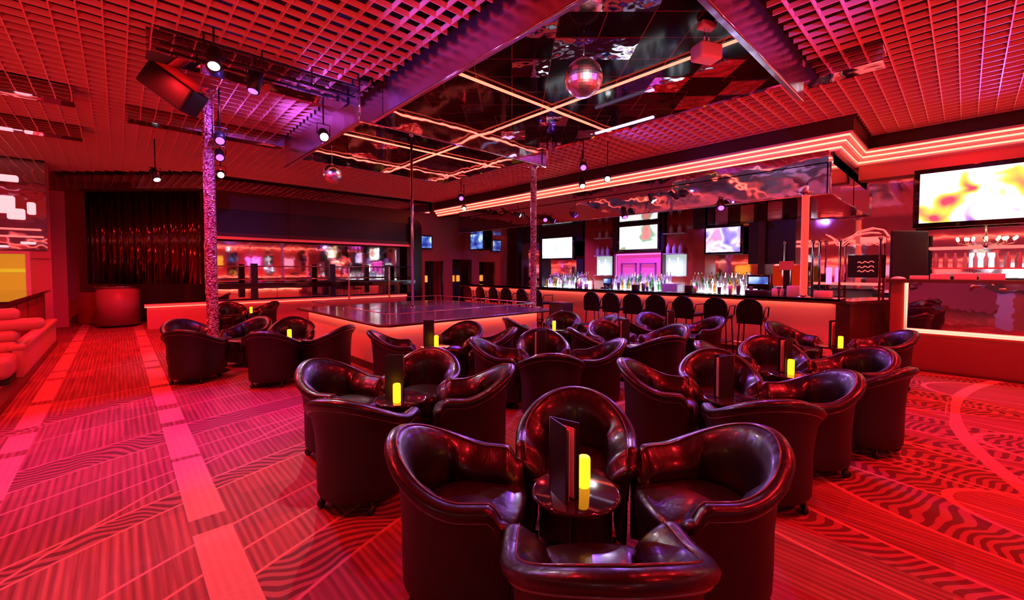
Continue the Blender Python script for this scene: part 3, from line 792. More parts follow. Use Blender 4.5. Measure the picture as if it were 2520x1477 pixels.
# back bar
bb = empty('back_bar', (11.2, 7, 0), 0, 'dark back counter behind the bar carrying the bottles', 'counter')
def relc(mb): mb.v = [(a-11.2, b-7, c) for a, b, c in mb.v]; return mb
relc(MB().box(10.75, 11.7, 2.0, 12.2, .93, .98)).build('counter_top', M['bar_top'], bb)
relc(MB().box(10.85, 11.7, 2.05, 12.1, 0, .93)).build('body', M['dark_wood'], bb)
for (y0, y1, w) in ((8.35, 10.0, 'left'), (5.55, 7.35, 'middle'), (3.5, 5.0, 'right')):
    r_ = empty('bottle_riser', (11.1, (y0+y1)/2, .98), 0, {'left': 'white glowing stepped bottle shelf below the far bar screen', 'middle': 'white glowing stepped bottle shelf below the pink niche', 'right': 'white glowing stepped bottle shelf below the near bar screen'}[w], 'shelf', 'lit bottle risers')
    h = (y1-y0)/2
    for i in range(3): MB().box(-.24+.16*i, -.08+.16*i, -h, h, 0, .06+.1*i).build('step', M['led_white'], r_)
    bt = []
    for i in range(3):
        yy = y0+.06
        while yy < y1-.05:
            bt.append((11.1-.16+.16*i, yy+random.uniform(-.01, .01), .98+.06+.1*i)); yy += random.uniform(.075, .095)
    for (bx, by, bz) in bt:
        kind = random.choice(['glass_clear', 'glass_frost', 'glass_frost', 'glass_amber', 'glass_green', 'glass_frost'])
        key = ('b', kind, random.randint(0, 1))
        if key not in M:
            sh = key[2]; H_ = .26 if sh else .31
            mb = MB().lathe([(.03, 0), (.034, .01), (.034, H_*.55), (.028, H_*.66), (.013, H_*.76), (.012, H_*.93)], n=10).lathe([(.014, H_*.93), (.014, H_), (.001, H_)], n=8, mi=1)
            o = mb.build('liquor_bottle', [M[kind], M['cap']]); M[key] = o.data
        else:
            o = bpy.data.objects.new('liquor_bottle', M[key]); COL.objects.link(o)
        o.location = (bx, by, bz)
        tag(o, 'slim %s liquor bottle on the glowing shelf below the %s' % ({'glass_clear': 'clear', 'glass_frost': 'frosted', 'glass_amber': 'amber', 'glass_green': 'green'}[kind], {'left': 'far bar screen', 'middle': 'pink niche', 'right': 'near bar screen'}[w]), 'bottle', 'bottles on the glowing shelves behind the bar')

def tv(x_, y_, z_, w, h, m, lab, t_=.06, tilt=0, rz=0, bez=.055):
    root = empty('television', (x_, y_, z_), rz, lab, 'television')
    root.rotation_euler = (0, radians(tilt), rz)
    MB().rbox(0, t_, -w/2, w/2, -h/2, h/2, .012, 2).build('frame', M['black_gloss'], root)
    MB().box(-.003, .001, -w/2+bez, w/2-bez, -h/2+bez, h/2-bez).build('screen', m, root)
    return root
tv(11.4, 9.9, 2.38, 1.5, .82, M['scr_a'], 'white-bright television over the far bottle shelf of the bar')
tv(11.35, 6.68, 2.57, 1.36, .80, M['scr_b'], 'pale television above the pink-lit niche behind the bar')
tv(11.4, 4.28, 2.38, .95, .74, M['scr_c'], 'violet television over the near bottle shelf of the bar')
tv(11.35, -.28, 2.97, 2.02, 1.12, M['scr_big'], 'very large bright television high on the wall at the right', bez=.09)
tv(11.5, 14.6, 2.85, .95, .75, M['scr_d'], 'small blue television beyond the far end of the bar')
t5 = tv(9.75, 15.85, 2.8, .6, .6, M['scr_d'], 'small blue television by the stage-side doorway in the back wall', rz=pi/2)

def trimw(y0, y1, z0, z1, m, x0=11.5): return trim(MB().box(x0, 11.76, y0, y1, z0, z1), m)
trimw(8.85, 11.8, 2.62, 3.0, M['navy']); trimw(10.7, 10.85, .98, 2.62, M['navy']); trimw(8.85, 9.1, .98, 2.0, M['navy'])
trimw(5.92, 7.62, 2.2, 3.0, M['navy'], 11.45); trimw(5.0, 5.9, .98, 3.0, M['red_gloss'], 11.6); trimw(7.66, 8.82, .98, 3.0, M['red_gloss'], 11.6)
trimw(4.72, 5.04, .98, 3.0, M['red_gloss'], 11.4); trimw(4.72, 5.04, 2.7, 3.0, M['black'], 11.38)
trimw(2.4, 4.70, 2.78, 3.0, M['chequer'], 11.45); trimw(2.7, 3.7, 1.75, 2.78, M['navy'], 11.5); trimw(3.3, 3.45, .98, 2.8, M['dark_wood'], 11.4)
# pink niche
ni = empty('lit_niche', (11.5, 6.75, 1.75), 0, 'pink-lit framed niche under the pale television behind the bar', 'display niche')
MB().box(.08, .1, -.78, .78, -.36, .36).build('back_panel', mat('pink_glow', (.5, .1, .3), .3, emit=(1, .07, .45), es=.55), ni)
fr = MB().box(-.1, .1, -.84, -.78, -.4, .4).box(-.1, .1, .78, .84, -.4, .4).box(-.1, .1, -.84, .84, .36, .42)
fr.build('frame', M['dark_wood'], ni)
MB().tube([(-.02, -.75, -.36), (-.02, -.75, .33), (-.02, .75, .33), (-.02, .75, -.36)], .014, 6).build('light_strip', M['led_pink'], ni)
fr = MB()
for y0 in (-.58, .06):
    fr.box(-.02, .04, y0, y0+.03, -.36, .06).box(-.02, .04, y0+.49, y0+.52, -.36, .06).box(-.02, .04, y0, y0+.52, .03, .06)
fr.build('inner_frames', mat('violet_frame', (.3, .06, .3), .3), ni)
# display shelves with tall lit bottles on both sides
for i, (yy, lab) in enumerate(((8.0, 'glass shelf unit on the red pier left of the pink niche'), (5.6, 'glass shelf unit on the red pier right of the pink niche'))):
    sh = empty('shelf_unit', (11.5, yy, 0), 0, lab, 'shelf')
    for z in (1.42, 2.05, 2.62): MB().box(-.12, .09, -.3, .3, z, z+.02).build('shelf_board', M['glass_frost'], sh)
    MB().box(.07, .09, -.3, .3, 1.44, 2.04).build('lit_back', mat('pale_lit_panel%d' % i, (.3, .3, .3), .4, emit=(.7, .95, .9), es=.5), sh)
    for k, (dy, z, H_, em) in enumerate(((-.12, 1.44, .52, 1), (.13, 1.44, .5, 1), (-.18, 2.07, .3, 0), (0, 2.07, .28, 0), (.18, 2.07, .3, 0), (-.15, 2.64, .26, 0), (.1, 2.64, .26, 0))):
        mb = MB().lathe([(.05, 0), (.055, .01), (.055, H_*.55), (.045, H_*.68), (.018, H_*.8), (.016, H_*.95), (.001, H_)], n=12)
        o = mb.build('display_bottle', M['led_white'] if em else M['glass_frost'], loc=(11.45, yy+dy, z))
        tag(o, ('tall glowing white bottle' if em else 'pale bottle on the %s shelf' % ('middle' if z < 2.3 else 'top'))+(' left' if i == 0 else ' right')+' of the pink niche', 'bottle', 'display bottles on the red piers')

# gear on the bar
def term(x_, y_, lab, w=.32, m='scr_d'):
    root = empty('register_terminal', (x_, y_, 1.11 if x_ < 10 else .98), random.uniform(-.3, .1), lab, 'cash register')
    MB().rbox(-.15, .15, -w/2, w/2, 0, .1, .015).build('base', M['black'], root)
    MB().rbox(-.03, .03, -w/2, w/2, .12, .4, .015).build('monitor', M['black_gloss'], root)
    MB().box(-.034, -.031, -w/2+.03, w/2-.03, .22, .36).build('screen', M[m], root)
    MB().tube([(.02, 0, .08), (.02, 0, .2)], .02, 8).build('stand', M['black'], root)
term(10.95, 7.45, 'small till screen left of the pink niche'); term(9.15, 2.75, 'dark till with blue screen on the bar near the red column', .4); term(10.95, 10.6, 'small till screen near the far end of the bar')
o = MB().rbox(-.18, .18, -.22, .22, 0, .26, .02).build('receipt_printer', M['grey_box'], loc=(10.96, 5.4, .98)); tag(o, 'grey box-shaped till standing before the middle bottles', 'cash register')
random.seed(5)
for i in range(22):
    yy = random.uniform(1.6, 7.5); h = random.uniform(.1, .18)
    o = MB().lathe([(.03, 0), (.038, h), (.034, h), (.028, .01), (.001, .008)], n=12).build('bar_glass', M[random.choice(['glass_clear', 'glass_frost', 'glass_clear'])], loc=(random.uniform(9.05, 9.28), yy, 1.11))
    tag(o, 'small tumbler standing on the dark bar top', 'glass', 'tumblers along the bar')
for i, (x_, y_, w, h, m, lab) in enumerate(((9.15, 2.15, .2, .2, 'white', 'pale carton beside the red column on the bar'), (9.15, 2.42, .16, .14, 'white', 'small pale carton left of the red column on the bar'), (9.2, 1.72, .24, .12, 'white', 'low pale box near the very end of the bar'), (9.1, 4.1, .14, .16, 'black', 'dark napkin caddy on the bar behind the third stool'), (9.1, 5.4, .14, .14, 'black', 'dark napkin caddy on the bar between middle stools'))):
    o = MB().rbox(-w/2, w/2, -w/2, w/2, 0, h, .01, 2).build('carton' if m == 'white' else 'napkin_caddy', M[m], loc=(x_, y_, 1.11)); tag(o, lab, 'box' if m == 'white' else 'caddy')
yb = empty('poster_stand', (10.9, 2.72, .98), 0, 'yellow card display with a pink top behind the bar end', 'display')
MB().box(0, .04, .1, .27, .28, .72).build('card', M['yellow'], yb); MB().box(0, .04, -.27, -.1, .28, .72).build('card', M['yellow'], yb)
MB().box(-.03, .0, -.14, .14, .62, .82).build('header', M['paper'], yb); MB().box(0, .03, -.06, .06, 0, .7).build('stand', M['black'], yb)

# ------------------------------------------------------------------ right-hand partition with framed mirror
pt = empty('partition', (9.4, -1.4, 0), 0, 'chest-high red partition with a neon-edged mirror, below the big television', 'partition')
def relp(mb): mb.v = [(a-9.4, b+1.4, c) for a, b, c in mb.v]; return mb
relp(MB().box(9.4, 9.62, -4.0, .84, 0, .60).box(9.4, 9.62, .66, .84, .6, 1.4)).build('body', M['red_panel'] if 'red_panel' in M else mat('red_ribbed_panel', (.24, .07, .06), .45, bump=(6, .3, .02)), pt)
relp(MB().box(9.33, 9.68, -4.0, .9, 1.40, 1.45)).build('cap', M['dark_wood'], pt)
relp(MB().box(9.47, 9.5, -4.0, .66, .6, 1.4)).build('mirror_pane', M['mirror'], pt)
for off, zz in ((.0, .0), (.045, .03)):
    relp(MB().tube([(9.385+off*.4, -4.0, .625+zz-.02), (9.385+off*.4, .64+.02-zz*.6, .625+zz-.02), (9.385+off*.4, .64+.02-zz*.6, 1.39)], .011, 6)).build('light_line', M['cove_red'], pt)
relp(MB().box(9.25, 9.4, -4, .84, 0, .03)).build('kickboard', M['dark_wood'], pt)
for i, (y0, y1, h) in enumerate(((.62, .40, .06), (.38, .16, .09), (.12, -.12, .10), (-.14, -.40, .10))):
    o = MB().rbox(-.06, .06, y1, y0, 0, h, .006, 2).build('napkin_pack', M['white'], loc=(9.5, 0, 1.45))
    tag(o, 'pale folded-napkin stack on the partition top, %s from its near end' % ['first', 'second', 'third', 'fourth'][i], 'napkins', 'napkin stacks on the partition')
o = MB().lathe([(.1, 0), (.09, .02), (.05, .04), (.01, .045)], n=20).build('saucer_lid', M['white'], loc=(9.5, .76, 1.45)); tag(o, 'small domed pale lid at the very end of the partition top', 'lid')
o = MB().rbox(-.35, .35, -.03, .03, 0, 1.55, .02).build('door_leaf', M['black'], loc=(10.6, .75, .98)); o.rotation_euler = (0, 0, -.7)
o.location = (10.7, .72, 0); o.scale = (1, 1, 1.5); tag(o, 'tall dark panel between the bar end and the big television', 'panel')
# chandelier put here in place of its reflection in the mirror wall
cd = empty('chandelier', (11.56, -.24, 2.12), 0, 'branched chandelier with bright little bulbs, standing in for its reflection under the big television', 'chandelier')
MB().tube([(0, 0, -.1), (0, 0, 1.38)], .01, 6).lathe([(.01, -.14), (.05, -.08), (.02, 0), (.035, .08), (.01, .12)], n=14).build('stem', M['chrome'], cd)
for k in range(10):
    a = 2*pi*k/10; r_ = .17 if k % 2 else .12
    MB().tube([(0, 0, 0), (cos(a)*r_*.5, sin(a)*r_*1.1, -.07), (cos(a)*r_, sin(a)*r_*2.2, -.02), (cos(a)*r_, sin(a)*r_*2.2, .03)], .007, 6).build('arm', M['chrome'], cd)
    MB().sphere((cos(a)*r_, sin(a)*r_*2.2, .06), .024, 10, 8, sz=1.3).build('bulb', M['pink_lit_b'] if 'pink_lit_b' in M else M['lamp_warm'], cd)
for yy, lab in ((2.9, 'slim chrome post on the mirror wall left of the red column'), (2.35, 'slim chrome post on the mirror wall just right of the red column'), (2.22, 'second slim chrome post right of the red column'), (1.86, 'slim chrome post left of the small neon script'), (1.2, 'slim chrome post right of the small neon script')):
    o = MB().lathe([(.022, .98), (.022, 2.2), (.04, 2.22), (.04, 2.28)], n=10).build('display_post', M['chrome'], loc=(11.45, yy, 0)); tag(o, lab, 'post', 'chrome display posts')
for (y0, y1, zz, lab) in ((3.0, 2.35, 2.26, 'upper of two short red light bars left of the winged neon sign'), (3.0, 2.35, 2.16, 'lower of two short red light bars left of the winged neon sign'), (2.4, 1.2, 1.3, 'long red light bar low on the mirror wall behind the bar end'), (.5, -.9, 2.02, 'long red light bar on the mirror wall under the chandelier')):
    o = MB().rbox(-.02, .02, y1, y0, -.025, .025, .01, 2).build('glow_bar', M['sign_red'], loc=(11.6, 0, zz)); tag(o, lab, 'light bar')
o = MB().rbox(-.03, .03, -.05, .05, 0, .36, .02).build('tube_lamp', M['led_pink'], loc=(11.3, 2.02, 1.3)); tag(o, 'upright pink-white tube lamp on the counter behind the bar end', 'lamp')
o = MB().rbox(-.02, .02, -.16, .16, -.14, .14, .02).build('framed_picture', M['scr_a'], loc=(11.6, -.2, 1.78)); tag(o, 'small bright framed picture on the mirror wall under the chandelier', 'picture')
shf = empty('mirror_shelf', (11.5, 0, 0), 0, 'red-lit shelf with bottles on the mirror wall above the partition', 'shelf')
MB().box(-.12, .2, -1.2, .45, 1.62, 1.65).build('board', M['mould'], shf)
for k in range(12):
    o = MB().lathe([(.03, 0), (.034, .16), (.014, .22), (.013, .27), (.001, .275)], n=10).build('liquor_bottle', M['glass_frost'], loc=(11.5, .4-.13*k, 1.65)); tag(o, 'pale bottle on the red-lit shelf above the partition', 'bottle', 'bottles on the mirror shelf')
# neon signs on the mirror wall right of the bar
sg = empty('neon_sign', (11.6, 1.6, 2.3), 0, 'sprawling red neon sign with winged outline on the mirror wall right of the bar', 'neon sign')
MB().tube([(0, .55, .10), (0, .40, -.02), (0, .34, -.16), (0, .27, -.16), (0, .12, 0), (0, -.02, .13), (0, -.25, .19), (0, -.42, .14), (0, -.5, .0)], .012, 6).build('outline_tube', M['sign_red'], sg)
MB().tube([(0, .3, -.1), (0, .2, -.02), (0, .05, .06), (0, -.2, .1), (0, -.36, .08)], .010, 6).build('outline_tube', M['sign_red'], sg)
MB().rbox(-.01, .03, -.44, -.05, -.12, .0, .012).build('lettering_panel', M['sign_red'], sg)
sq = [(0, .14-.05*k+.01*(-1)**k, -.17+.05*((k*7) % 3)/2) for k in range(12)]
MB().tube(sq, .008, 6).build('script_tube', M['sign_red'], sg)
s2 = empty('neon_sign', (11.6, 1.45, 1.68), 0, 'small red neon script in a dark frame, below the winged neon sign', 'neon sign')
MB().box(.02, .05, -.3, .3, -.24, .24).build('frame', M['black'], s2)
for z0 in (.08, -.02, -.11):
    MB().tube([(0, .13-.03*k, z0+.02*sin(k*1.9)+.02*k/9) for k in range(10)], .008, 6).build('script_tube', M['sign_red'], s2)

# ------------------------------------------------------------------ back left: curtained booth
cb = empty('curtain_booth', (0, 0, 0))
c0, c1 = P(-12.35, 12.3), P(-8.95, 12.2); L = hypot(c1[0]-c0[0], c1[1]-c0[1]); u = ((c1[0]-c0[0])/L, (c1[1]-c0[1])/L)
bpy.data.objects.remove(cb)
mb = MB(); N = 170; pts = []
for i in range(N+1):
    s_ = i/N*L; d = .035*sin(s_*24)+.015*sin(s_*61); pts.append((c0[0]+u[0]*s_-u[1]*d, c0[1]+u[1]*s_+u[0]*d))
mb.loft([[(a, b, 1.2) for a, b in pts], [(a, b, 3.88) for a, b in pts]], False, True, closed=False)
o = mb.build('bead_curtain', mat('dark_glass_beads', (.14, .05, .035), .12, .9)); o['kind'] = 'stuff'
tag(o, 'wide dark shimmering strand curtain hung round the booth at the end of the aisle', 'curtain')
o.modifiers.new('s', 'SOLIDIFY').thickness = .02
c2 = (c1[0]+.35, c1[1]+.75)
o = MB().obox(((c0[0]+c1[0])/2, (c0[1]+c1[1])/2), u, L/2+.02, .1, 3.86, 3.93).build('curtain_rail', M['dark_wood']); tag(o, 'dark rail carrying the strand curtain', 'rail')
pd = empty('pedestal_counter', (*P(-11.2, 12.0), 0), 0, 'half-round red pedestal with a shiny rim under the dark curtain', 'counter')
MB().lathe([(.46, .06), (.46, 1.12)], n=40).build('drum', mat('pedestal_laminate', (.38, .13, .13), .4), pd)
MB().lathe([(.42, 0), (.42, .06)], n=40).build('plinth', M['black'], pd)
MB().lathe([(.49, 1.12), (.50, 1.135), (.49, 1.15), (.02, 1.15)], n=40).build('rim', M['chrome'], pd)
pl = P(-12.75, 11.9); struct('wall_pier', MB().box(pl[0]-.17, pl[0]+.17, pl[1]-.17, pl[1]+.17, 0, 3.8), M['plaster'])
lw = empty('low_wall_bench', (0, 15.0, 0), 0, 'low red wall with a lit top edge running behind the left tub chairs', 'low wall')
MB().box(.55, 8.3, 0, .15, 0, .62).build('body', M['plaster'], lw); MB().box(.5, 8.3, -.04, .19, .62, .67).build('cap', M['mould'], lw)
MB().tube([(.5, -.055, .60), (8.3, -.055, .60)], .008, 6).build('light_strip', M['cove_red'], lw)
o = MB().rbox(-.5, .5, -.3, .3, 0, .95, .04).build('padded_bench', M['red_gloss'], loc=(*P(-12.35, 12.75), 0)); o.rotation_euler = (0, 0, -ANG); tag(o, 'red padded bench block between the pier and the round pedestal', 'bench')
# back-left counter and serving window
ct = empty('side_counter', (-1.25, 12.5, 0), 0, 'dark glossy side counter reflecting yellow light, beyond the pale sofa', 'counter')
MB().box(-3.2, 0, -2.4, 3.2, 1.06, 1.11).build('counter_top', M['black_gloss'], ct)
MB().box(-3.2, -.1, -2.3, 3.2, 0, 1.06).build('body', M['dark_wood'], ct)
for k in range(4): MB().box(-.1, -.085, -2.2+1.3*k, -1.05+1.3*k, .1, .98).build('door', mat('dark_red_door', (.3, .05, .05), .35), ct)
sw = empty('serving_window', (-2.1, 16.06, 1.55), 0, 'yellow-lit serving window in the wall beyond the side counter', 'window')
MB().box(-.9, .42, 0, .03, -.45, .45).build('lit_back', mat('yellow_room', (.3, .15, .02), .5, emit=(1, .42, .02), es=.5), sw)
MB().box(-.9, .42, -.03, 0, .0, .08).build('shelf', M['yellow_lit'], sw)
MB().box(-.98, .5, -.06, .04, .45, .52).box(.42, .5, -.06, .04, -.5, .45).build('frame', M['mould'], sw)
# sofa and its dividing wall
sf = empty('sofa', (-2.0, 9.0, 0), 0, 'pale channel-backed sofa at the left edge, beside the aisle divider', 'sofa')
MB().rbox(-2.2, .95, -.55, .2, .16, .46, .09, 5).build('seat', M['pink_vinyl'], sf)
MB().box(-2.2, .93, -.5, .2, 0, .16).build('base', M['black'], sf)
for i in range(4): MB().rbox(-2.2, .95+(.25 if i == 2 else 0), .02+.05*i, .3+.05*i, .44+.15*i, .60+.15*i, .07, 4).build('back_roll', M['pink_vinyl'], sf)
dv = empty('aisle_divider', (-1.0, 11, 0), 0, 'low pink-lit upholstered divider along the left side of the aisle', 'divider')
MB().box(-.1, 0, -2.0, 2.3, .1, .50).build('body', M['pink_vinyl'], dv); MB().rbox(-.14, .03, -2.02, 2.32, .48, .56, .03).build('cap', M['pink_vinyl'], dv)
MB().box(-.12, .02, -8, 2.3, 0, .1).build('plinth', M['dark_wood'], dv)
struct('floor', MB().box(-6, -1.12, 3, 9.3, 0, .09), M['carpet'])
struct('wall_front', MB().box(-6, 12, -5.7, -5.6, 0, 5.1), M['plaster'])
trim(MB().box(-6, 11.8, -5.6, -5.35, 3.3, 3.5).box(-6, 11.8, -5.6, -5.4, 1.0, 1.08), M['mould'])
for zz, w_ in ((3.25, 'upper'), (1.12, 'lower')):
    o = MB().tube([(-5.9, -5.3, zz), (11.7, -5.3, zz)], .02, 6).build('cove_light', M['cove_red']); tag(o, w_+' red light strip on the wall behind the viewpoint, seen in mirrors', 'light strip')
for i in range(7):  # glow boxes added so the mirrors have something bright to reflect
    xx = -4.5+2.4*i
    o = MB().rbox(-.42, .42, 0, .06, -.35, .35, .02).build('glow_box', M[['pink_lit', 'led_white', 'sign_red', 'pink_lit', 'amber_lit', 'led_pink', 'pink_lit'][i]], loc=(xx, -5.55, 2.2)); tag(o, 'added glow box on the wall behind the viewpoint, seen only in mirrors', 'glow box', 'glow boxes behind the viewpoint')
    o = MB().box(.75, 1.35, 0, .05, -1.1, 1.1).build('wall_mirror', M['mirror'], loc=(xx, -5.58, 2.1)); tag(o, 'tall wall mirror behind the viewpoint, seen only in mirrors', 'mirror', 'wall mirrors behind the viewpoint')
for i, (x0, x1, z0, z1, lab) in enumerate(((-2.6, -1.82, 3.0, 3.42, 'blown-out pink imitated reflection at the upper left edge'), (-1.95, -1.66, 2.86, 3.12, 'small pink imitated reflection just below the largest one at the left edge'), (-1.62, -1.48, 3.0, 3.3, 'small bright imitated reflection next to the pier at the left'), (-2.9, -1.75, 3.78, 3.93, 'long pink imitated reflection highest on the left back wall'),
        (-2.8, -1.4, 2.60, 2.64, 'thin red imitated reflection across the left back wall, upper one'), (-2.8, -1.36, 2.42, 2.46, 'thin red imitated reflection across the left back wall, lower one'), (-2.3, -1.95, 2.16, 2.21, 'short white imitated reflection over the yellow serving window'), (-1.75, -1.5, 2.25, 2.31, 'short bright imitated reflection right of the yellow serving window'))):
    o = MB().rbox(x0, x1, 15.98, 16.05, z0, z1, min(.06, (z1-z0)*.45, .033)).build('reflection_glow', M['sign_red' if 'thin red' in lab else 'pink_blown']); tag(o, lab, 'imitated reflection')  # glowing strips and patches imitate reflections in the wavy mirror wall
# light strips and glow boxes added on the left wall for mirrors to reflect
for zz, w_ in ((3.2, 'upper'), (2.1, 'lower')):
    o = MB().tube([(-5.95, -5, zz), (-5.95, 15.5, zz)], .02, 6).build('cove_light', M['cove_red']); tag(o, w_+' red light strip added on the far left wall, seen in mirrors', 'light strip')
for i in range(8):
    o = MB().rbox(0, .06, -.45, .45, -.3, .3, .02).build('glow_box', M[['pink_lit', 'led_white', 'sign_red', 'pink_lit', 'sign_red', 'pink_blown', 'amber_lit', 'pink_lit'][i]], loc=(-5.98, -4+2.3*i, 1.6)); tag(o, 'added glow box on the far left wall, seen only in mirrors', 'glow box', 'glow boxes on the far left wall')
    o = MB().box(0, .05, .7, 1.5, -1.2, 1.2).build('wall_mirror', M['mirror'], loc=(-5.99, -4+2.3*i, 2.0)); tag(o, 'tall mirror on the far left wall, seen only in mirrors', 'mirror', 'wall mirrors on the far left wall')
po = empty('lectern', (1.1, -.85, 0), .4, 'grey lectern seen only in the partition mirror', 'lectern')
MB().box(-.25, .25, -.2, .2, 0, 1.0).build('body', M['grey_box'], po); MB().box(-.3, .3, -.25, .25, 1.0, 1.05).build('top', M['black'], po)

# ------------------------------------------------------------------ stage spotlights
def light(kind, loc, col, power, size=.05, aim=None, spot=60, blend=.6, nm=None):
    l = bpy.data.lights.new(nm or 'lamp', kind); l.color = col; l.energy = power
    if kind == 'AREA': l.size = size
    else: l.shadow_soft_size = size
    if kind == 'SPOT': l.spot_size = radians(spot); l.spot_blend = blend
    o = bpy.data.objects.new(nm or 'lamp', l); COL.objects.link(o); o.location = loc
    if aim:
        from mathutils import Vector
        o.rotation_euler = (Vector(aim)-Vector(loc)).to_track_quat('-Z', 'Y').to_euler()
    return o
from mathutils import Vector
def spotlight(loc, aim, colour, lab, size=1., power=60, spot=55, top=ZC):
    root = empty('stage_spotlight', loc, 0, lab, 'spotlight', 'spotlights hung below the ceiling')
    d = (Vector(aim)-Vector(loc)).normalized(); q = d.to_track_quat('-Z', 'Y')
    def orient(mb): mb.v = [tuple(q @ Vector(v)) for v in mb.v]; return mb
    k = size
    orient(MB().lathe([(.05*k, -.10*k), (.065*k, -.10*k), (.065*k, .10*k), (.05*k, .15*k), (.02*k, .17*k)], n=18)).build('housing', M['black'], root)
    ln = orient(MB().lathe([(.001, -.112*k), (.035*k, -.110*k), (.050*k, -.101*k)], n=16)).build('lens', M[colour], root)
    MB().tube([(-.08*k, 0, 0), (-.08*k, 0, .14*k), (.08*k, 0, .14*k), (.08*k, 0, 0)], .008, 6).tube([(0, 0, .14*k), (0, 0, top-loc[2])], .012, 6).build('yoke', M['black'], root)
    c = (.40, .10, 1) if colour == 'lens_purple' else (1, .85, .9)
    light('SPOT', tuple(Vector(loc)+d*.15*k), c, power, .03, aim, spot)
    return root
def sxy(r, f, z): return (*P(r, f), z)
T_ = lambda k, z=.4: (*P(*TABLES[k]), z)
SPOTS = [
 ((.86, 5.9, 4.0), (.4, 3.6, 0), 'lens_white', 'white spotlight on the near beam, far left of the mirror recess', 50, 50),
 ((1.35, 6.3, 4.0), (.3, 5.6, 0), 'lens_purple', 'purple spotlight on the near beam above the left aisle', 340, 50),
 ((2.3, 6.6, 3.62), (1.2, 2.2, 1.0), 'lens_white', 'hanging spotlight at the front left corner of the stage canopy', 260, 60),
 ((.63, 11.73, 3.6), (1.5, 9.5, 0), 'lens_white', 'black spotlight with pale lens over the far end of the aisle', 60, 50),
 ((1.19, 7.82, 3.62), (.6, 3.4, .3), 'lens_purple', 'upper purple light beside the tall glitter column', 130, 70),
 ((1.34, 8.9, 3.6), (1.0, 4.0, .3), 'lens_purple', 'lower purple light beside the tall glitter column', 130, 70),
 ((1.61, 10.6, 3.6), (.9, 4, .8), 'lens_white', 'white light low beside the tall glitter column', 80, 60),
 ((6.95, 9.5, 3.6), (3.2, 4.2, .5), 'lens_purple', 'purple spotlight beyond the stage, left of the bar moulding', 300, 70),
 ((8.2, 11.06, 3.6), (3.6, 4.8, .8), 'lens_white', 'white spotlight beyond the stage near the far bar moulding', 90, 60),
 ((7.1, 5.45, 3.75), (2.6, 1.8, .6), 'lens_purple', 'purple spotlight below the far corner of the near recess', 420, 75),
 ((7.85, 6.06, 3.6), (6.0, 4.0, .4), 'lens_white', 'tilted black spotlight before the bar moulding, left of a white one', 60, 60),
 ((7.82, 5.35, 3.6), (2.6, 1.6, .6), 'lens_white', 'white star-bright spotlight before the bar moulding', 120, 60),
 ((9.2, 5.8, 3.0), (8.2, 4.3, 0), 'lens_purple', 'purple spotlight under the bar canopy near its middle', 120, 90),
 ((9.26, 8.5, 3.12), (6.0, 5.0, .6), 'lens_purple', 'purple spotlight on the face of the bar canopy toward its far end', 160, 120),
 ((9.2, 3.5, 2.95), (6.2, 2.2, .3), 'lens_purple', 'purple spotlight under the bar canopy above the dark till', 200, 110),
]
for loc, aim, colr, lab, pw, sp_ in SPOTS:
    spotlight(loc, aim, colr, lab, 1.15, pw, sp_, top=(ZC if loc[0] < 9 else 3.1))
# big scanner lamp
sc_ = empty('scanner_lamp', (.62, 6.95, 4.0), radians(-62), 'large black scanner lamp with a red cylinder hung over the left aisle', 'lamp')
sc_.rotation_euler = (0, radians(36), -ANG)
MB().rbox(-.34, .34, -.15, .15, -.26, .06, .03).build('housing', M['black'], sc_)
MB().tube([(-.26, -.12, .11), (.36, -.12, .11)], .055, 16).build('cylinder', mat('red_cylinder', (.7, .08, .1), .35), sc_)
MB().tube([(-.2, 0, .05), (.0, 0, .40)], .012, 6).build('hanger', M['black'], sc_)
tr = empty('light_truss', (1.5, 6.15, 4.12), 0, 'slim ladder truss with cables in front of the mirrored beam on the left', 'truss')
t_ = MB().tube([(-1.1, 0, 0), (1.1, 0, 0)], .018, 8).tube([(-1.1, 0, .16), (1.1, 0, .16)], .018, 8)
for k in range(9): t_.tube([(-1.05+.26*k, 0, 0), (-.92+.26*k, 0, .16), (-.79+.26*k, 0, 0)], .008, 6)
t_.build('frame', M['black'], tr)
for k in range(3): MB().tube([(-.7+.6*k, 0, .0), (-.7+.6*k, 0, .3)], .01, 6).build('hanger', M['black'], tr)

# ------------------------------------------------------------------ general lighting
RED = (1, .014, .022)
# red wash spots added below the lattice for overall brightness, no housings
def wash(x_, y_, power, col=RED, z=4.30, spot=150):
    light('SPOT', (x_, y_, z), col, power*.85, .05, (x_, y_, 0), spot, 1.0, 'wash_fill')
for x_, y_, p_ in ((-.3, 3.2, 720), (-.2, 6.5, 700), (-.2, 10, 760), (0, 13.2, 900), (1.6, 4.6, 300), (1.8, 11.8, 500), (5, 12.5, 500),
                   (8.2, .3, 700), (7.6, 3.5, 350), (7.6, 8, 350), (8, 12.5, 500), (2.6, .2, 500), (5.2, -.6, 900), (8.2, -2.4, 800), (2, -3, 700), (10.5, 0, 200), (-2.5, 12, 600), (-2.5, 7, 600)):
    wash(x_, y_, p_)
# upward spots added to brighten the lattice from below, no fixtures standing there
for x_, y_, p_ in ((-.6, -1.2, 420), (2.5, -1.6, 380), (5.5, -2.2, 420), (8.6, -1.8, 250), (-2.6, 2, 380), (-3.2, 7.5, 200), (1.5, 12.5, 110), (7.9, 10.5, 80)):
    light('SPOT', (x_, y_, .35), (1, .025, .03), p_*1.5, .06, (x_+.8, y_+1.6, 4.3), 120, 1.0, 'lattice_fill')
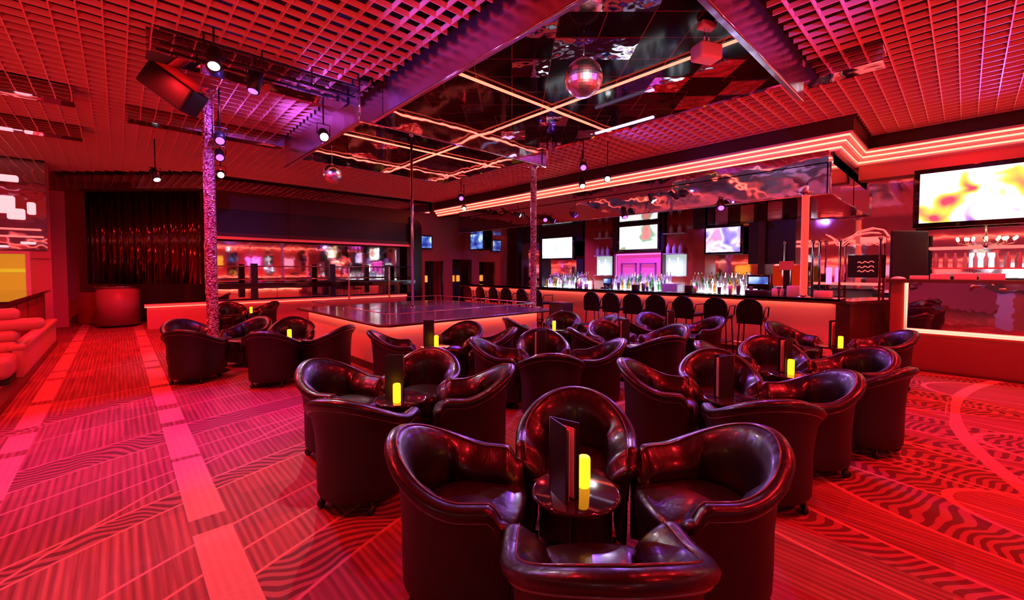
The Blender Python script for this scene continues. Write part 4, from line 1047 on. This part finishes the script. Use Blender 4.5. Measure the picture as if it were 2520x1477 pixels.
# purple spots added without fixtures to tint panels, column, lattice and bar
PUR = (.36, .12, 1)
for loc, aim, pw, sp_ in (((1.3, 7.0, 3.95), (2.62, 8.2, 3.98), 560, 50), ((1.45, 7.3, 4.2), (1.07, 8.02, 3.75), 160, 60), ((.9, 7.2, 4.2), (1.07, 8.02, 2.6), 260, 40), ((1.2, 4.2, 3.7), (2.97, 4.0, 4.15), 150, 60), ((1.35, 8.9, 3.7), (1.9, 8.0, 4.36), 120, 120), ((1.9, 6.3, 3.95), (2.4, 5.9, 4.36), 60, 120),
        ((5.2, -.3, 3.7), (5.4, 1.56, 4.15), 150, 80), ((11.25, -.3, 3.6), (8.3, -.1, 4.36), 120, 60), ((9.25, 4.4, 3.0), (8.9, 5.5, 1.1), 360, 120), ((10.4, 6.0, 2.9), (11.2, 6.5, 1.2), 260, 120), ((10.4, 9.0, 2.9), (11.2, 9.2, 1.2), 220, 120), ((7.1, 5.2, 3.8), (8.0, 4.0, 4.36), 60, 90)):
    light('SPOT', loc, PUR, pw, .04, aim, sp_, 1.0, 'purple_fill')
light('SPOT', (9.9, .3, 3.3), (1, .6, .75), 90, .04, (9.5, 0, 1.45), 60, .8, 'pin_fill')  # spot added to lift the napkin stacks, no fixture
light('SPOT', (3.3, 1.9, 3.7), (1, .92, .85), 220, .03, (4.32, 3.32, 4.0), 26, .4, 'pin_fill')  # spot added to brighten the large mirror ball, no fixture
light('SPOT', (5.0, 8.0, 4.3), (1, .92, .95), 50, .03, (3.35, 9.15, 3.62), 26, .4, 'pin_fill')  # spot added to brighten the smaller mirror ball, no fixture
# candle light
for k, dr, df in (('1', .03, .02), ('2', 0, -.12), ('b', -.02, 0), ('5', .02, -.03), ('7', -.02, 0), ('9', -.02, -.02)):
    pass

w = bpy.data.worlds.new('dim red room'); S.world = w; w.use_nodes = True
bg = w.node_tree.nodes['Background']; bg.inputs[0].default_value = (1, .03, .05, 1); bg.inputs[1].default_value = .3

# ------------------------------------------------------------------ camera
cam = bpy.data.cameras.new('camera'); co = bpy.data.objects.new('camera', cam); COL.objects.link(co)
co.location = (0, 0, 1.6)
co.rotation_euler = (radians(90-2.0), 0, -ANG)
cam.sensor_width = 36; cam.lens = 36*1040/2520; cam.shift_x = 0; cam.shift_y = -37.2/2520
cam.clip_start = .02; cam.clip_end = 200
S.camera = co
S.view_settings.view_transform = 'Standard'; S.view_settings.look = 'None'; S.view_settings.gamma = 1
S.view_settings.use_curve_mapping = False; S.view_settings.exposure = 0
S.cycles.use_denoising = True
S.cycles.max_bounces = 8; S.cycles.sample_clamp_indirect = 6; S.cycles.caustics_reflective = False; S.cycles.caustics_refractive = False
S.cycles.use_light_tree = True
